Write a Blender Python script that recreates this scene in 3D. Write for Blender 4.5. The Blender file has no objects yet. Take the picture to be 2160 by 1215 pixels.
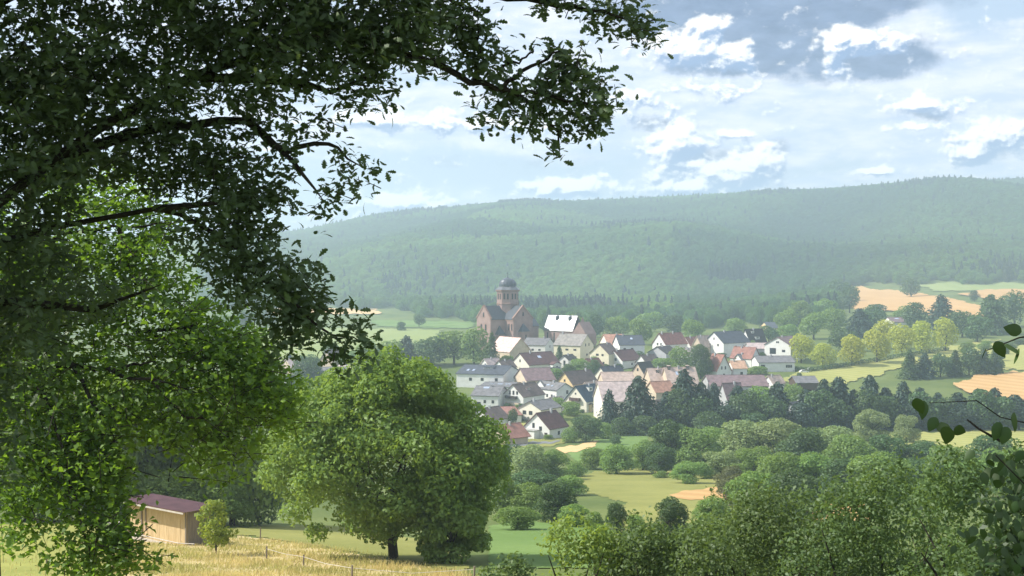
import bpy, math, random
import numpy as np
from mathutils import Vector, Matrix

random.seed(7)
SC = bpy.context.scene
COL = SC.collection

# ------------------------------------------------------------------ camera
F = 2600.0; CX = 1080.0; CY = 607.5; HORIZON = 560.0
PITCH = math.atan((CY - HORIZON) / F)
CAM = np.array([0.0, 0.0, 60.0])
cam = bpy.data.cameras.new('camera')
cam.sensor_width = 36.0
cam.lens = 36.0 * F / 2160.0
cam.clip_start = 0.1; cam.clip_end = 20000
cam_o = bpy.data.objects.new('camera', cam); COL.objects.link(cam_o)
cam_o.location = CAM
cam_o.rotation_euler = (math.pi / 2 - PITCH, 0, 0)
SC.camera = cam_o

# ------------------------------------------------------------------ exposure / render
SC.view_settings.view_transform = 'Standard'
SC.view_settings.look = 'None'
SC.view_settings.exposure = 0.80
SC.view_settings.gamma = 1.0
SC.view_settings.use_curve_mapping = False
SC.render.engine = 'CYCLES'
cy = SC.cycles
cy.use_denoising = True
cy.max_bounces = 6; cy.diffuse_bounces = 3; cy.glossy_bounces = 2
cy.transmission_bounces = 4; cy.volume_bounces = 1; cy.transparent_max_bounces = 4
cy.sample_clamp_indirect = 4.0
cy.caustics_reflective = False; cy.caustics_refractive = False

# ------------------------------------------------------------------ sun
SUN_AZ = math.radians(-88)     # from the left
SUN_EL = math.radians(43)
SUN = Vector((math.sin(SUN_AZ) * math.cos(SUN_EL), math.cos(SUN_AZ) * math.cos(SUN_EL), math.sin(SUN_EL)))
sl = bpy.data.lights.new('sun', 'SUN'); sl.energy = 4.4; sl.angle = math.radians(0.6); sl.color = (1.0, 0.95, 0.86)
so = bpy.data.objects.new('sun', sl); COL.objects.link(so)
so.rotation_euler = (-SUN).to_track_quat('-Z', 'Y').to_euler()
so.location = (-200, 100, 400)

# ------------------------------------------------------------------ node helpers
class NT:
    def __init__(s, tree):
        s.t = tree; tree.nodes.clear()
    def n(s, typ, **kw):
        nd = s.t.nodes.new(typ)
        for k, v in kw.items(): setattr(nd, k, v)
        return nd
    def link(s, a, b): s.t.links.new(a, b)
    def put(s, sock, v):
        if hasattr(v, 'is_output') or isinstance(v, bpy.types.NodeSocket): s.link(v, sock)
        else:
            try: sock.default_value = v
            except Exception: sock.default_value = (*v, 1.0)
    def m(s, op, a, b=0.0, c=0.0, clamp=False):
        nd = s.n('ShaderNodeMath', operation=op, use_clamp=clamp)
        s.put(nd.inputs[0], a); s.put(nd.inputs[1], b); s.put(nd.inputs[2], c)
        return nd.outputs[0]
    def sstep(s, v, lo, hi):
        nd = s.n('ShaderNodeMapRange', interpolation_type='SMOOTHSTEP')
        s.put(nd.inputs[0], v); s.put(nd.inputs[1], lo); s.put(nd.inputs[2], hi)
        nd.inputs[3].default_value = 0; nd.inputs[4].default_value = 1
        return nd.outputs[0]
    def mix(s, f, a, b):
        nd = s.n('ShaderNodeMix', data_type='RGBA')
        s.put(nd.inputs[0], f)
        for sock, v in ((nd.inputs[6], a), (nd.inputs[7], b)):
            if isinstance(v, bpy.types.NodeSocket): s.link(v, sock)
            else: sock.default_value = (*v, 1.0) if len(v) == 3 else v
        return nd.outputs[2]
    def noise(s, vec, scale, detail=4, rough=0.55, dist=0.0):
        nd = s.n('ShaderNodeTexNoise')
        if vec is not None: s.link(vec, nd.inputs['Vector'])
        nd.inputs['Scale'].default_value = scale; nd.inputs['Detail'].default_value = detail
        nd.inputs['Roughness'].default_value = rough; nd.inputs['Distortion'].default_value = dist
        return nd.outputs[0]
    def comb(s, x, y, z=0.0):
        nd = s.n('ShaderNodeCombineXYZ')
        s.put(nd.inputs[0], x); s.put(nd.inputs[1], y); s.put(nd.inputs[2], z)
        return nd.outputs[0]

# ------------------------------------------------------------------ world: sky texture with cloud layers, by direction
W = bpy.data.worlds.new('World'); SC.world = W; W.use_nodes = True
def build_world():
    t = NT(W.node_tree)
    tc = t.n('ShaderNodeTexCoord')
    sep = t.n('ShaderNodeSeparateXYZ'); t.link(tc.outputs['Generated'], sep.inputs[0])
    x, y, z = sep.outputs
    az = t.m('ARCTAN2', x, y)
    el = t.m('ARCSINE', z)
    # degrees
    A = t.m('MULTIPLY', az, 57.2958); E = t.m('MULTIPLY', el, 57.2958)
    sky = t.n('ShaderNodeTexSky', sky_type='NISHITA')
    sky.sun_disc = False; sky.sun_elevation = SUN_EL; sky.sun_rotation = SUN_AZ
    sky.air_density = 1.0; sky.dust_density = 1.5; sky.ozone_density = 1.0
    def deg(px, py):
        return math.degrees(math.atan((px - CX) / F)), math.degrees(math.atan((HORIZON - py) / F * math.cos(math.atan((px - CX) / F))))
    def blobs(lst, A=A, E=E):
        tot = None
        for (px, py, rx, ry, w) in lst:
            a, e = deg(px, py); k = math.degrees(1 / F)
            dx = t.m('MULTIPLY', t.m('SUBTRACT', A, a), 1 / (rx * k)); dy = t.m('MULTIPLY', t.m('SUBTRACT', E, e), 1 / (ry * k))
            r2 = t.m('ADD', t.m('MULTIPLY', dx, dx), t.m('MULTIPLY', dy, dy))
            g = t.m('MULTIPLY', t.m('EXPONENT', t.m('MULTIPLY', r2, -1.0)), w)
            tot = g if tot is None else t.m('ADD', tot, g)
        return tot
    # warped coordinates
    v0 = t.comb(A, t.m('MULTIPLY', E, 1.0))
    wn = t.n('ShaderNodeTexNoise'); t.link(v0, wn.inputs['Vector']); wn.inputs['Scale'].default_value = 0.9; wn.inputs['Detail'].default_value = 5
    wn.inputs['Roughness'].default_value = 0.6
    wsep = t.n('ShaderNodeSeparateColor'); t.link(wn.outputs['Color'], wsep.inputs[0])
    wx = t.m('MULTIPLY', t.m('SUBTRACT', wsep.outputs[0], 0.5), 2.2); wy = t.m('MULTIPLY', t.m('SUBTRACT', wsep.outputs[1], 0.5), 1.3)
    A1 = t.m('ADD', A, wx); E1 = t.m('ADD', E, wy)
    # base blue: sky texture, whitened
    base = t.mix(0.62, sky.outputs[0], (5.8, 7.2, 9.4))
    # layer 1: thin white sheets, stretched along the horizon
    v1 = t.comb(t.m('MULTIPLY', A, 0.16), t.m('MULTIPLY', E, 0.55))
    n1 = t.noise(v1, 1.0, 6, 0.58, 0.4)
    b1 = blobs([(1000, 270, 330, 40, .5), (1300, 90, 300, 150, .35), (1900, 120, 330, 110, .5), (1650, 220, 500, 60, .3), (1700, 330, 420, 45, .2), (900, 195, 140, 30, .15),
                (2080, 15, 130, 45, -.9), (900, 160, 110, 22, -.25), (880, 345, 330, 45, -.45), (600, 430, 200, 60, -.4), (1330, 330, 120, 60, -.15), (1800, 350, 160, 30, -.25), (1130, 380, 200, 30, -.3)], A1, E1)
    m1 = t.sstep(t.m('ADD', n1, t.m('MULTIPLY', b1, 0.55)), 0.30, 0.60)
    c1 = t.mix(t.sstep(t.noise(v1, 2.2, 6, .6), .35, .65), (5.8, 6.7, 8.6), (8.6, 8.7, 9.4))
    col = t.mix(t.m('MULTIPLY', m1, 0.92), base, c1)
    # layer 2: darker grey-blue cloud bodies
    v2 = t.comb(t.m('MULTIPLY', A, 0.22), t.m('MULTIPLY', E, 0.5), 3.7)
    n2 = t.noise(v2, 1.4, 7, 0.6, 0.2)
    b2 = blobs([(1660, 18, 300, 44, 1.25), (1660, 90, 120, 70, 1.1), (1540, 130, 100, 22, .5), (1860, 128, 100, 44, 1.2), (1420, 60, 110, 50, .6), (1440, 150, 90, 18, .55), (1370, 255, 70, 22, .6),
                (1462, 330, 40, 56, .75), (1560, 350, 50, 44, .7), (1632, 350, 34, 44, .75), (1960, 245, 55, 14, .5), (2110, 320, 60, 22, .45), (775, 268, 40, 12, .5), (1100, 340, 260, 30, .25)], A1, E1)
    m2 = t.sstep(t.m('ADD', t.m('MULTIPLY', n2, 0.8), t.m('MULTIPLY', b2, 0.60)), 0.52, 0.84)
    c2 = t.mix(t.noise(v2, 4.0, 5), (0.3, 0.8, 2.0), (2.6, 3.6, 5.8))
    col = t.mix(t.m('MULTIPLY', m2, 0.95), col, c2)
    # layer 3: bright cumulus heads with puffy edges
    v3 = t.comb(t.m('MULTIPLY', A, 0.8), t.m('MULTIPLY', E, 1.05), 9.1)
    n3 = t.noise(v3, 1.5, 7, 0.52, 0.1)
    v3b = t.comb(t.m('MULTIPLY', t.m('ADD', A, -0.10), 0.8), t.m('MULTIPLY', t.m('ADD', E, 0.16), 1.05), 9.1)
    n3b = t.noise(v3b, 1.5, 4, 0.52, 0.1)
    bl3 = [(1200, 395, 95, 22, 1.0), (850, 425, 90, 22, .95), (1432, 292, 52, 40, 1.05), (1405, 345, 40, 46, .85), (1530, 372, 74, 36, 1.0), (1605, 340, 52, 42, .85), (1430, 398, 60, 16, .85),
           (2110, 285, 80, 38, 1.0), (2050, 325, 40, 22, .8), (1945, 225, 60, 20, .85), (1925, 268, 60, 10, .6), (1440, 105, 90, 36, .95), (1555, 125, 30, 28, .8), (1820, 90, 90, 24, .85),
           (1560, 280, 40, 10, .6), (1850, 362, 45, 10, .8), (1330, 215, 60, 26, .6), (1500, 190, 120, 26, .45), (820, 255, 140, 22, .7), (1050, 265, 120, 20, .6), (1760, 110, 25, 50, .6), (1500, 50, 60, 20, .5)]
    b3 = blobs(bl3, t.m('ADD', A, t.m('MULTIPLY', wx, 0.35)), t.m('ADD', E, t.m('MULTIPLY', wy, 0.45)))
    d3 = t.m('ADD', t.m('MULTIPLY', n3, 1.05), t.m('MULTIPLY', b3, 0.60))
    m3 = t.sstep(d3, 0.60, 0.84)
    b3u = blobs(bl3, t.m('ADD', t.m('ADD', A, t.m('MULTIPLY', wx, 0.35)), -0.10), t.m('ADD', t.m('ADD', E, t.m('MULTIPLY', wy, 0.45)), 0.28))
    dd = t.m('ADD', t.m('MULTIPLY', t.m('SUBTRACT', n3, n3b), 1.0), t.m('MULTIPLY', t.m('SUBTRACT', b3, b3u), 0.55))
    lit = t.sstep(dd, -0.13, 0.13)
    c3 = t.mix(lit, (2.2, 3.4, 5.8), (11.8, 11.5, 11.2))
    col = t.mix(t.m('MULTIPLY', m3, 0.95), col, c3)
    # below the horizon: plain pale ground haze
    up = t.sstep(E, -3.0, 0.0)
    col = t.mix(up, (3.0, 3.3, 3.2), col)
    bg = t.n('ShaderNodeBackground'); t.link(col, bg.inputs[0]); bg.inputs[1].default_value = 0.070
    out = t.n('ShaderNodeOutputWorld'); t.link(bg.outputs[0], out.inputs[0])
build_world()
W.cycles.sampling_method = 'MANUAL'
W.cycles.sample_map_resolution = 512

# ------------------------------------------------------------------ terrain heights
def smooth(x, a, b):
    t = np.clip((x - a) / (b - a), 0, 1); return t * t * (3 - 2 * t)
cP, sP = math.cos(PITCH), math.sin(PITCH)
def rays(px, py):
    """direction through a pixel of the photograph, scaled to one metre of depth (along y)"""
    px = np.asarray(px, float); py = np.asarray(py, float)
    v = -(py - CY) / F
    Y = cP + v * sP; Z = -sP + v * cP
    return (px - CX) / F / Y, Z / Y
PX = [-500, 100, 400, 700, 950, 1250, 1500, 1750, 2000, 2250, 2700]
DD = [12, 30, 45, 60, 73, 85, 110, 150, 200, 260, 300, 350, 400, 450, 500, 560, 620, 700, 800, 1000, 1250, 1500]
_left  = [1560, 1372, 1270, 1202, 1165, 1136, 1105, 1068, 1030, 985, 960, 930, 905, 872, 840, 805, 775, 745, 718, 692, 668, 652]
_mid   = [1560, 1400, 1290, 1216, 1178, 1160, 1140, 1098, 1055, 1012, 985, 950, 922, 885, 845, 800, 760, 732, 712, 690, 662, 640]
_right = [1560, 1420, 1330, 1270, 1230, 1205, 1165, 1115, 1065, 1018, 992, 955, 925, 888, 850, 800, 762, 735, 706, 652, 620, 600]
def _mixrow(a, b, t): return [x * (1 - t) + y * t for x, y in zip(a, b)]
PYT = [_left, _left, _mixrow(_left, _mid, .3), _mixrow(_left, _mid, .75), _mid, _mid, _mid, _mixrow(_mid, _right, .55), _right, _right, _right]
CREST_X = [-500, 100, 400, 560, 600, 650, 700, 750, 800, 900, 950, 1080, 1150, 1180, 1250, 1350, 1450, 1600, 1750, 1850, 2000, 2200, 2700]
CREST_Y = [500, 500, 500, 500, 498, 490, 478, 468, 460, 450, 447, 435, 434, 438, 431, 424, 420, 417, 408, 397, 391, 382, 360]
DCREST = 3000.0
LG = np.linspace(math.log(4), math.log(5200), 420)      # log depth grid
UX = np.linspace(-500, 2700, 161)                        # pixel columns (tangent of azimuth)
def _table():
    T = np.zeros((len(UX), len(LG)))
    D = np.exp(LG)
    rows = []
    for px, pys in zip(PX, PYT):
        z = [CAM[2] + rays(px, py)[1] * d for d, py in zip(DD, pys)]
        d0 = [0.0] + DD; z0 = [CAM[2] - 1.65] + z
        rows.append(np.interp(D, d0, z0))
    rows = np.array(rows)
    for j in range(len(D)):
        T[:, j] = np.interp(UX, PX, rows[:, j])
    cy_ = np.interp(UX, CREST_X, CREST_Y)
    zc = CAM[2] + rays(UX, cy_)[1] * DCREST
    z15 = np.array([np.interp(1500, D, T[i]) for i in range(len(UX))])
    t = np.clip((D[None, :] - 1500) / (DCREST - 1500), 0, 1)
    # convex hill side: rises steadily, rounds off at the top
    s = np.sin(t * math.pi / 2) ** 1.15 * 0.55 + t * 0.45
    hill = z15[:, None] + (zc - z15)[:, None] * s
    back = np.clip(D[None, :] - DCREST, 0, None)
    hill = hill - back * 0.10
    T = np.where(D[None, :] > 1500, hill, T)
    U = UX[:, None]; DB = D[None, :]
    fade = smooth(DB, 1350, 1700) * (1 - smooth(DB, 2500, 2950))
    T = T + 30 * np.exp(-((U - 960) / 260) ** 2) * np.exp(-((DB - 1780) / 200) ** 2) * fade
    X = (U - CX) / F * DB
    T = T + fade * (13 * np.sin(X / 130 + DB / 310) + 9 * np.sin(X / 71 - DB / 200 + 1.3) + 12 * np.sin(DB / 140 + X / 260))
    # smooth along depth and across
    k = np.array([1, 4, 6, 4, 1.]) / 16
    for _ in range(5):
        P_ = np.pad(T, ((0, 0), (2, 2)), 'edge'); T = sum(k[i] * P_[:, i:i + T.shape[1]] for i in range(5))
        P_ = np.pad(T, ((2, 2), (0, 0)), 'edge'); T = sum(k[i] * P_[i:i + T.shape[0], :] for i in range(5))
    return T
TAB = _table()
def front_z(px, y):
    fu = np.clip((np.asarray(px, float) - UX[0]) / (UX[1] - UX[0]), 0, len(UX) - 1.001)
    fd = np.clip((np.log(np.maximum(y, 1e-3)) - LG[0]) / (LG[1] - LG[0]), 0, len(LG) - 1.001)
    i = fu.astype(int); j = fd.astype(int); a = fu - i; b = fd - j
    return (TAB[i, j] * (1 - a) * (1 - b) + TAB[i + 1, j] * a * (1 - b) + TAB[i, j + 1] * (1 - a) * b + TAB[i + 1, j + 1] * a * b)
def ground_z(x, y):
    x = np.asarray(x, float); y = np.asarray(y, float)
    th = np.arctan2(x, y); r = np.hypot(x, y)
    thc = np.clip(th, -0.55, 0.55)
    ye = np.maximum(r * np.cos(thc), 0.01)
    z = front_z(CX + F * np.tan(thc), ye)
    near = np.clip(ye / 4.0, 0, 1)
    z = np.where(ye < 4, (CAM[2] - 1.65) * (1 - near) + z * near, z)
    t = smooth(np.abs(th), 0.9, 2.0)
    zb = CAM[2] - 1.65 + np.minimum(r * 0.12, 60.0)
    return z * (1 - t) + zb * t
_dm = np.exp(np.linspace(math.log(8), math.log(5000), 5000))
def hit(px, py):
    """where the line of sight through a pixel meets the ground"""
    dx, dz = rays(px, py)
    zr = CAM[2] + dz * _dm; zg = ground_z(dx * _dm, _dm)
    below = np.nonzero(zr < zg)[0]
    if len(below) == 0:
        k = int(np.argmin(np.abs(zr - zg)))
    else: k = below[0]
    d = _dm[k]
    return float(dx * d), float(d), float(zg[k])
def at(px, py, d):
    dx, dz = rays(px, py)
    return Vector((float(dx * d), float(d), float(CAM[2] + dz * d)))

# ------------------------------------------------------------------ object helpers
def tag(o, label=None, cat=None, group=None, kind=None):
    if label: o['label'] = label
    if cat: o['category'] = cat
    if group: o['group'] = group
    if kind: o['kind'] = kind
    return o
def link(name, data, mat=None, parent=None, loc=None, kind=None):
    o = bpy.data.objects.new(name, data); COL.objects.link(o)
    if mat is not None and data is not None and len(data.materials) == 0: data.materials.append(mat)
    if parent is not None: o.parent = parent
    if loc is not None: o.location = loc
    if kind: o['kind'] = kind
    return o
def empty(name, loc=(0, 0, 0), rz=0.0, label=None, cat=None, group=None):
    o = bpy.data.objects.new(name, None); COL.objects.link(o)
    o.location = loc; o.rotation_euler = (0, 0, rz); o.empty_display_size = 0.5
    return tag(o, label, cat, group)
def np_mesh(name, verts, faces, mat=None, smooth_shade=False):
    """verts (n,3), faces (m,k) all with k corners"""
    verts = np.ascontiguousarray(verts, dtype=np.float32); faces = np.ascontiguousarray(faces, dtype=np.int32)
    me = bpy.data.meshes.new(name)
    m, k = faces.shape
    me.vertices.add(len(verts)); me.vertices.foreach_set('co', verts.ravel())
    me.loops.add(m * k); me.loops.foreach_set('vertex_index', faces.ravel())
    me.polygons.add(m); me.polygons.foreach_set('loop_start', np.arange(0, m * k, k, dtype=np.int32))
    if smooth_shade: me.polygons.foreach_set('use_smooth', np.ones(m, dtype=bool))
    me.update(calc_edges=True)
    if mat is not None: me.materials.append(mat)
    return me
class MB:
    """collects boxes, prisms and tubes into one mesh"""
    def __init__(s): s.v = []; s.f = []
    def add(s, vs, fs):
        b = len(s.v); s.v += [tuple(v) for v in vs]; s.f += [tuple(i + b for i in f) for f in fs]; return s
    def box(s, a, b):
        x0, y0, z0 = a; x1, y1, z1 = b
        return s.add([(x0, y0, z0), (x1, y0, z0), (x1, y1, z0), (x0, y1, z0), (x0, y0, z1), (x1, y0, z1), (x1, y1, z1), (x0, y1, z1)],
                     [(0, 3, 2, 1), (4, 5, 6, 7), (0, 1, 5, 4), (1, 2, 6, 5), (2, 3, 7, 6), (3, 0, 4, 7)])
    def slab(s, quad, th):
        """a plate: the quad and its copy th along its normal, downwards"""
        q = [Vector(p) for p in quad]; n = (q[1] - q[0]).cross(q[3] - q[0]).normalized()
        if n.z < 0: n = -n; q = q[::-1]
        lo = [p - n * th for p in q]
        return s.add(q + lo, [(0, 1, 2, 3), (7, 6, 5, 4)] + [(i, i + 4, (i + 1) % 4 + 4, (i + 1) % 4) for i in range(4)])
    def tube(s, pts, rad, n=7):
        pts = [Vector(p) for p in pts]; rings = []
        for i, p in enumerate(pts):
            d = (pts[min(i + 1, len(pts) - 1)] - pts[max(i - 1, 0)])
            d = d.normalized() if d.length > 1e-9 else Vector((0, 0, 1))
            a = d.cross(Vector((0.31, 0.2, 0.93))); a = a.normalized() if a.length > 1e-4 else Vector((1, 0, 0)); b = d.cross(a)
            r = rad[i] if hasattr(rad, '__len__') else rad
            rings.append([p + a * (r * math.cos(2 * math.pi * k / n)) + b * (r * math.sin(2 * math.pi * k / n)) for k in range(n)])
        fs = []
        for i in range(len(rings) - 1):
            for k in range(n):
                fs.append((i * n + k, i * n + (k + 1) % n, (i + 1) * n + (k + 1) % n, (i + 1) * n + k))
        fs.append(tuple(range(n))[::-1]); fs.append(tuple((len(rings) - 1) * n + k for k in range(n)))
        return s.add([p for r in rings for p in r], fs)
    def ring(s, profile, n, cx=0, cy=0, a0=0.0):
        """lathe: profile of (radius, z)"""
        vs = []; fs = []
        for (r, z) in profile:
            for k in range(n):
                a = a0 + 2 * math.pi * k / n; vs.append((cx + r * math.cos(a), cy + r * math.sin(a), z))
        for i in range(len(profile) - 1):
            for k in range(n): fs.append((i * n + k, i * n + (k + 1) % n, (i + 1) * n + (k + 1) % n, (i + 1) * n + k))
        fs.append(tuple((len(profile) - 1) * n + k for k in range(n)))
        return s.add(vs, fs)
    def mesh(s, name, mat=None):
        me = bpy.data.meshes.new(name); me.from_pydata(s.v, [], s.f); me.update()
        if mat is not None: me.materials.append(mat)
        return me
    def build(s, name, mat, parent=None, loc=None, kind=None): return link(name, s.mesh(name, mat), None, parent, loc, kind)

# ------------------------------------------------------------------ materials
def newmat(name):
    m = bpy.data.materials.new(name); m.use_nodes = True
    return m, NT(m.node_tree)
def out(t, sh):
    o = t.n('ShaderNodeOutputMaterial'); t.link(sh, o.inputs[0])
LEAF_GAIN = dict(leaf_mid=1.5, leaf_pale=1.3, leaf_dark=1.45, needle=1.25, forest=1.35, forest_sunlit=1.35, walnut_leaf=1.3, bush_leaf=1.0, bush_leaf2=1.15, oak_leaf=1.25, maple_leaf=1.12)
def foliage(name, a, b, trans=0.32, var=0.35, gloss=0.025, broad=None):
    """leaf surface: two greens mixed per leaf and per plant, some light passing through"""
    k = LEAF_GAIN.get(name, 1.0); a = (a[0] * k * 1.06, a[1] * k, a[2] * k * .95); b = (b[0] * k * 1.06, b[1] * k, b[2] * k * .95)
    if broad: broad = (broad[0], tuple(x * k for x in broad[1]), tuple(x * k for x in broad[2]))
    m, t = newmat(name)
    oi = t.n('ShaderNodeObjectInfo'); ge = t.n('ShaderNodeNewGeometry')
    geo = t.n('ShaderNodeTexCoord')
    big = t.noise(geo.outputs['Object'], 3.0, 3)
    f = t.m('ADD', t.m('MULTIPLY', ge.outputs['Random Per Island'], 0.55), t.m('MULTIPLY', big, 0.6), clamp=True)
    c = t.mix(f, a, b)
    if broad:
        bn = t.noise(ge.outputs['Position'], broad[0], 2.5, 0.5, 0.4)
        c = t.mix(t.sstep(bn, .34, .68), t.mix(.72, c, broad[1]), t.mix(.55, c, broad[2]))
    hs = t.n('ShaderNodeHueSaturation'); t.link(c, hs.inputs['Color'])
    t.link(t.m('ADD', 0.5 - 0.014, t.m('MULTIPLY', oi.outputs['Random'], 0.026)), hs.inputs['Hue'])
    t.link(t.m('ADD', 1 - var / 2, t.m('MULTIPLY', oi.outputs['Random'], var)), hs.inputs['Value'])
    c = hs.outputs[0]
    d = t.n('ShaderNodeBsdfDiffuse'); t.link(c, d.inputs[0])
    tr = t.n('ShaderNodeBsdfTranslucent')
    t.link(t.mix(0.5, c, tuple(min(1, 2.6 * x) for x in (b[0] * 1.1, b[1], b[2] * 0.5))), tr.inputs[0])
    mx = t.n('ShaderNodeMixShader'); mx.inputs[0].default_value = trans; t.link(d.outputs[0], mx.inputs[1]); t.link(tr.outputs[0], mx.inputs[2])
    sh = mx.outputs[0]
    if gloss:
        g = t.n('ShaderNodeBsdfGlossy'); g.inputs['Roughness'].default_value = 0.55; g.inputs[0].default_value = (.9, .95, .9, 1)
        m2 = t.n('ShaderNodeMixShader'); m2.inputs[0].default_value = gloss; t.link(sh, m2.inputs[1]); t.link(g.outputs[0], m2.inputs[2]); sh = m2.outputs[0]
    out(t, sh); return m
def plain(name, a, b=None, scale=1.0, rough=0.8, spec=0.3, detail=5, bump=0.0, metal=0.0, stretch=None):
    m, t = newmat(name)
    p = t.n('ShaderNodeBsdfPrincipled')
    geo = t.n('ShaderNodeTexCoord'); vec = geo.outputs['Object']
    if stretch:
        mp = t.n('ShaderNodeMapping'); mp.inputs['Scale'].default_value = stretch; t.link(vec, mp.inputs[0]); vec = mp.outputs[0]
    if b is None: b = tuple(x * 0.78 for x in a)
    n = t.noise(vec, scale, detail)
    t.link(t.mix(t.sstep(n, 0.3, 0.7), b, a), p.inputs['Base Color'])
    p.inputs['Roughness'].default_value = rough; p.inputs['Specular IOR Level'].default_value = spec; p.inputs['Metallic'].default_value = metal
    if bump:
        bm = t.n('ShaderNodeBump'); bm.inputs['Strength'].default_value = bump; bm.inputs['Distance'].default_value = 0.05
        t.link(n, bm.inputs['Height']); t.link(bm.outputs[0], p.inputs['Normal'])
    out(t, p.outputs[0]); return m
def field_mat(name, a, b, scale=0.08, rough=1.0, streak=(1, 1, 1), fine=1.3, rows=0):
    m, t = newmat(name)
    p = t.n('ShaderNodeBsdfPrincipled'); g = t.n('ShaderNodeNewGeometry')
    mp = t.n('ShaderNodeMapping'); mp.inputs['Scale'].default_value = streak; t.link(g.outputs['Position'], mp.inputs[0])
    n = t.noise(mp.outputs[0], scale, 5, 0.6); n2 = t.noise(g.outputs['Position'], fine, 4, 0.65)
    f = t.m('ADD', t.m('MULTIPLY', n, 0.65), t.m('MULTIPLY', n2, 0.35))
    if rows:
        wv = t.n('ShaderNodeTexWave', wave_type='BANDS', bands_direction='DIAGONAL'); t.link(g.outputs['Position'], wv.inputs[0]); wv.inputs['Scale'].default_value = rows; wv.inputs['Distortion'].default_value = 1.5; wv.inputs['Detail'].default_value = 2; wv.inputs['Detail Scale'].default_value = .3
        f = t.m('ADD', f, t.m('MULTIPLY', t.m('SUBTRACT', wv.outputs[0], .5), .22))
    t.link(t.mix(t.sstep(f, 0.33, 0.67), a, b), p.inputs['Base Color'])
    p.inputs['Roughness'].default_value = rough; p.inputs['Specular IOR Level'].default_value = 0.1
    out(t, p.outputs[0]); return m
def roof_mat(name, a, rough=0.75, spec=0.3):
    """rows of tiles: fine courses and worn patches"""
    m, t = newmat(name)
    p = t.n('ShaderNodeBsdfPrincipled'); g = t.n('ShaderNodeTexCoord')
    n = t.noise(g.outputs['Object'], 0.7, 5, 0.6)
    br = t.n('ShaderNodeTexWave', wave_type='BANDS', bands_direction='Z'); t.link(g.outputs['Object'], br.inputs[0]); br.inputs['Scale'].default_value = 1.3
    br.inputs['Distortion'].default_value = 0.6; br.inputs['Detail'].default_value = 2
    c = t.mix(t.sstep(n, 0.25, 0.75), tuple(x * 0.68 for x in a), tuple(min(1, x * 1.25) for x in a))
    t.link(c, p.inputs['Base Color'])
    bm = t.n('ShaderNodeBump'); bm.inputs['Strength'].default_value = 0.35; bm.inputs['Distance'].default_value = 0.04
    t.link(br.outputs[0], bm.inputs['Height']); t.link(bm.outputs[0], p.inputs['Normal'])
    p.inputs['Roughness'].default_value = rough; p.inputs['Specular IOR Level'].default_value = spec
    out(t, p.outputs[0]); return m
M = {}
M['leaf_mid'] = foliage('leaf_mid', (.044, .092, .024), (.120, .195, .048))
M['leaf_light'] = foliage('leaf_light', (.055, .115, .022), (.150, .250, .050), 0.4)
M['leaf_sunlit'] = foliage('leaf_sunlit', (.190, .270, .030), (.420, .480, .070), 0.4, 0.2)  # sunlight painted into the leaf colour as yellow
M['leaf_dark'] = foliage('leaf_dark', (.022, .052, .022), (.058, .105, .036), 0.28)
M['leaf_pale'] = foliage('leaf_pale', (.095, .150, .060), (.185, .250, .110), 0.3, 0.2)
M['leaf_brown'] = foliage('leaf_brown', (.055, .070, .030), (.110, .125, .055), 0.3, 0.2)
M['needle'] = foliage('needle', (.014, .034, .024), (.034, .066, .044), 0.12, 0.3, 0.03)
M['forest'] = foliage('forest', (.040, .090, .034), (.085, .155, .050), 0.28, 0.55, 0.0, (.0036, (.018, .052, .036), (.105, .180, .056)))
M['forest_sunlit'] = foliage('forest_sunlit', (.070, .138, .040), (.120, .205, .060), 0.30, 0.45, 0.0, (.005, (.055, .115, .042), (.130, .215, .062)))  # lighter copy of the forest greens, sunlight on the slope put into colour
M['oak_leaf'] = foliage('oak_leaf', (.030, .058, .026), (.070, .112, .042), 0.26, 0.15, 0.04)
M['maple_leaf'] = foliage('maple_leaf', (.026, .072, .010), (.120, .230, .024), 0.45, 0.1, 0.03)
M['walnut_leaf'] = foliage('walnut_leaf', (.052, .105, .022), (.150, .230, .050), 0.36, 0.1, 0.025)
M['bush_leaf'] = foliage('bush_leaf', (.045, .095, .020), (.140, .215, .070), 0.36, 0.12, 0.025)
M['bark'] = plain('bark', (.060, .050, .040), (.025, .020, .017), 6, 0.95, 0.1, bump=.6)
M['bush_leaf2'] = foliage('bush_leaf2', (.034, .070, .024), (.095, .155, .050), .34, .12, .025)
M['bush_leaf3'] = foliage('bush_leaf3', (.018, .042, .014), (.045, .085, .026), .25, .12, .03)
M['white'] = plain('white_plaster', (.74, .73, .70), (.66, .65, .62), .5)
M['cream'] = plain('cream_plaster', (.74, .70, .59), (.67, .63, .52), .5)
M['yellow'] = plain('yellow_plaster', (.70, .64, .47), (.63, .57, .41), .5)
M['orange'] = plain('orange_plaster', (.72, .54, .30), (.64, .47, .26), .5)
M['beige'] = plain('beige_plaster', (.58, .48, .36), (.48, .39, .29), .5)
M['greywall'] = plain('grey_plaster', (.42, .42, .43), (.34, .34, .35), .5)
M['woodwall'] = plain('brown_boards', (.10, .06, .04), (.06, .04, .03), 2)
for k, c in dict(maroon=(.105, .050, .048), red=(.26, .125, .098), slate=(.062, .070, .088), grey=(.15, .145, .15), brown=(.13, .095, .085), beigeroof=(.42, .32, .27),
                 blue=(.035, .062, .092), purple=(.17, .115, .12), orangeroof=(.38, .20, .14), dark=(.05, .045, .045), pinkroof=(.42, .34, .32), glarepink=(.66, .46, .40)).items():  # last entry: sun glare on a red roof, put into the tile colour
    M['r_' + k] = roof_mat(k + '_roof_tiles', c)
M['r_wet'] = roof_mat('smooth_slate', (.12, .12, .13), 0.30, 0.6)
M['r_wetred'] = roof_mat('smooth_red_tiles', (.36, .15, .10), 0.32, 0.6)
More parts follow.
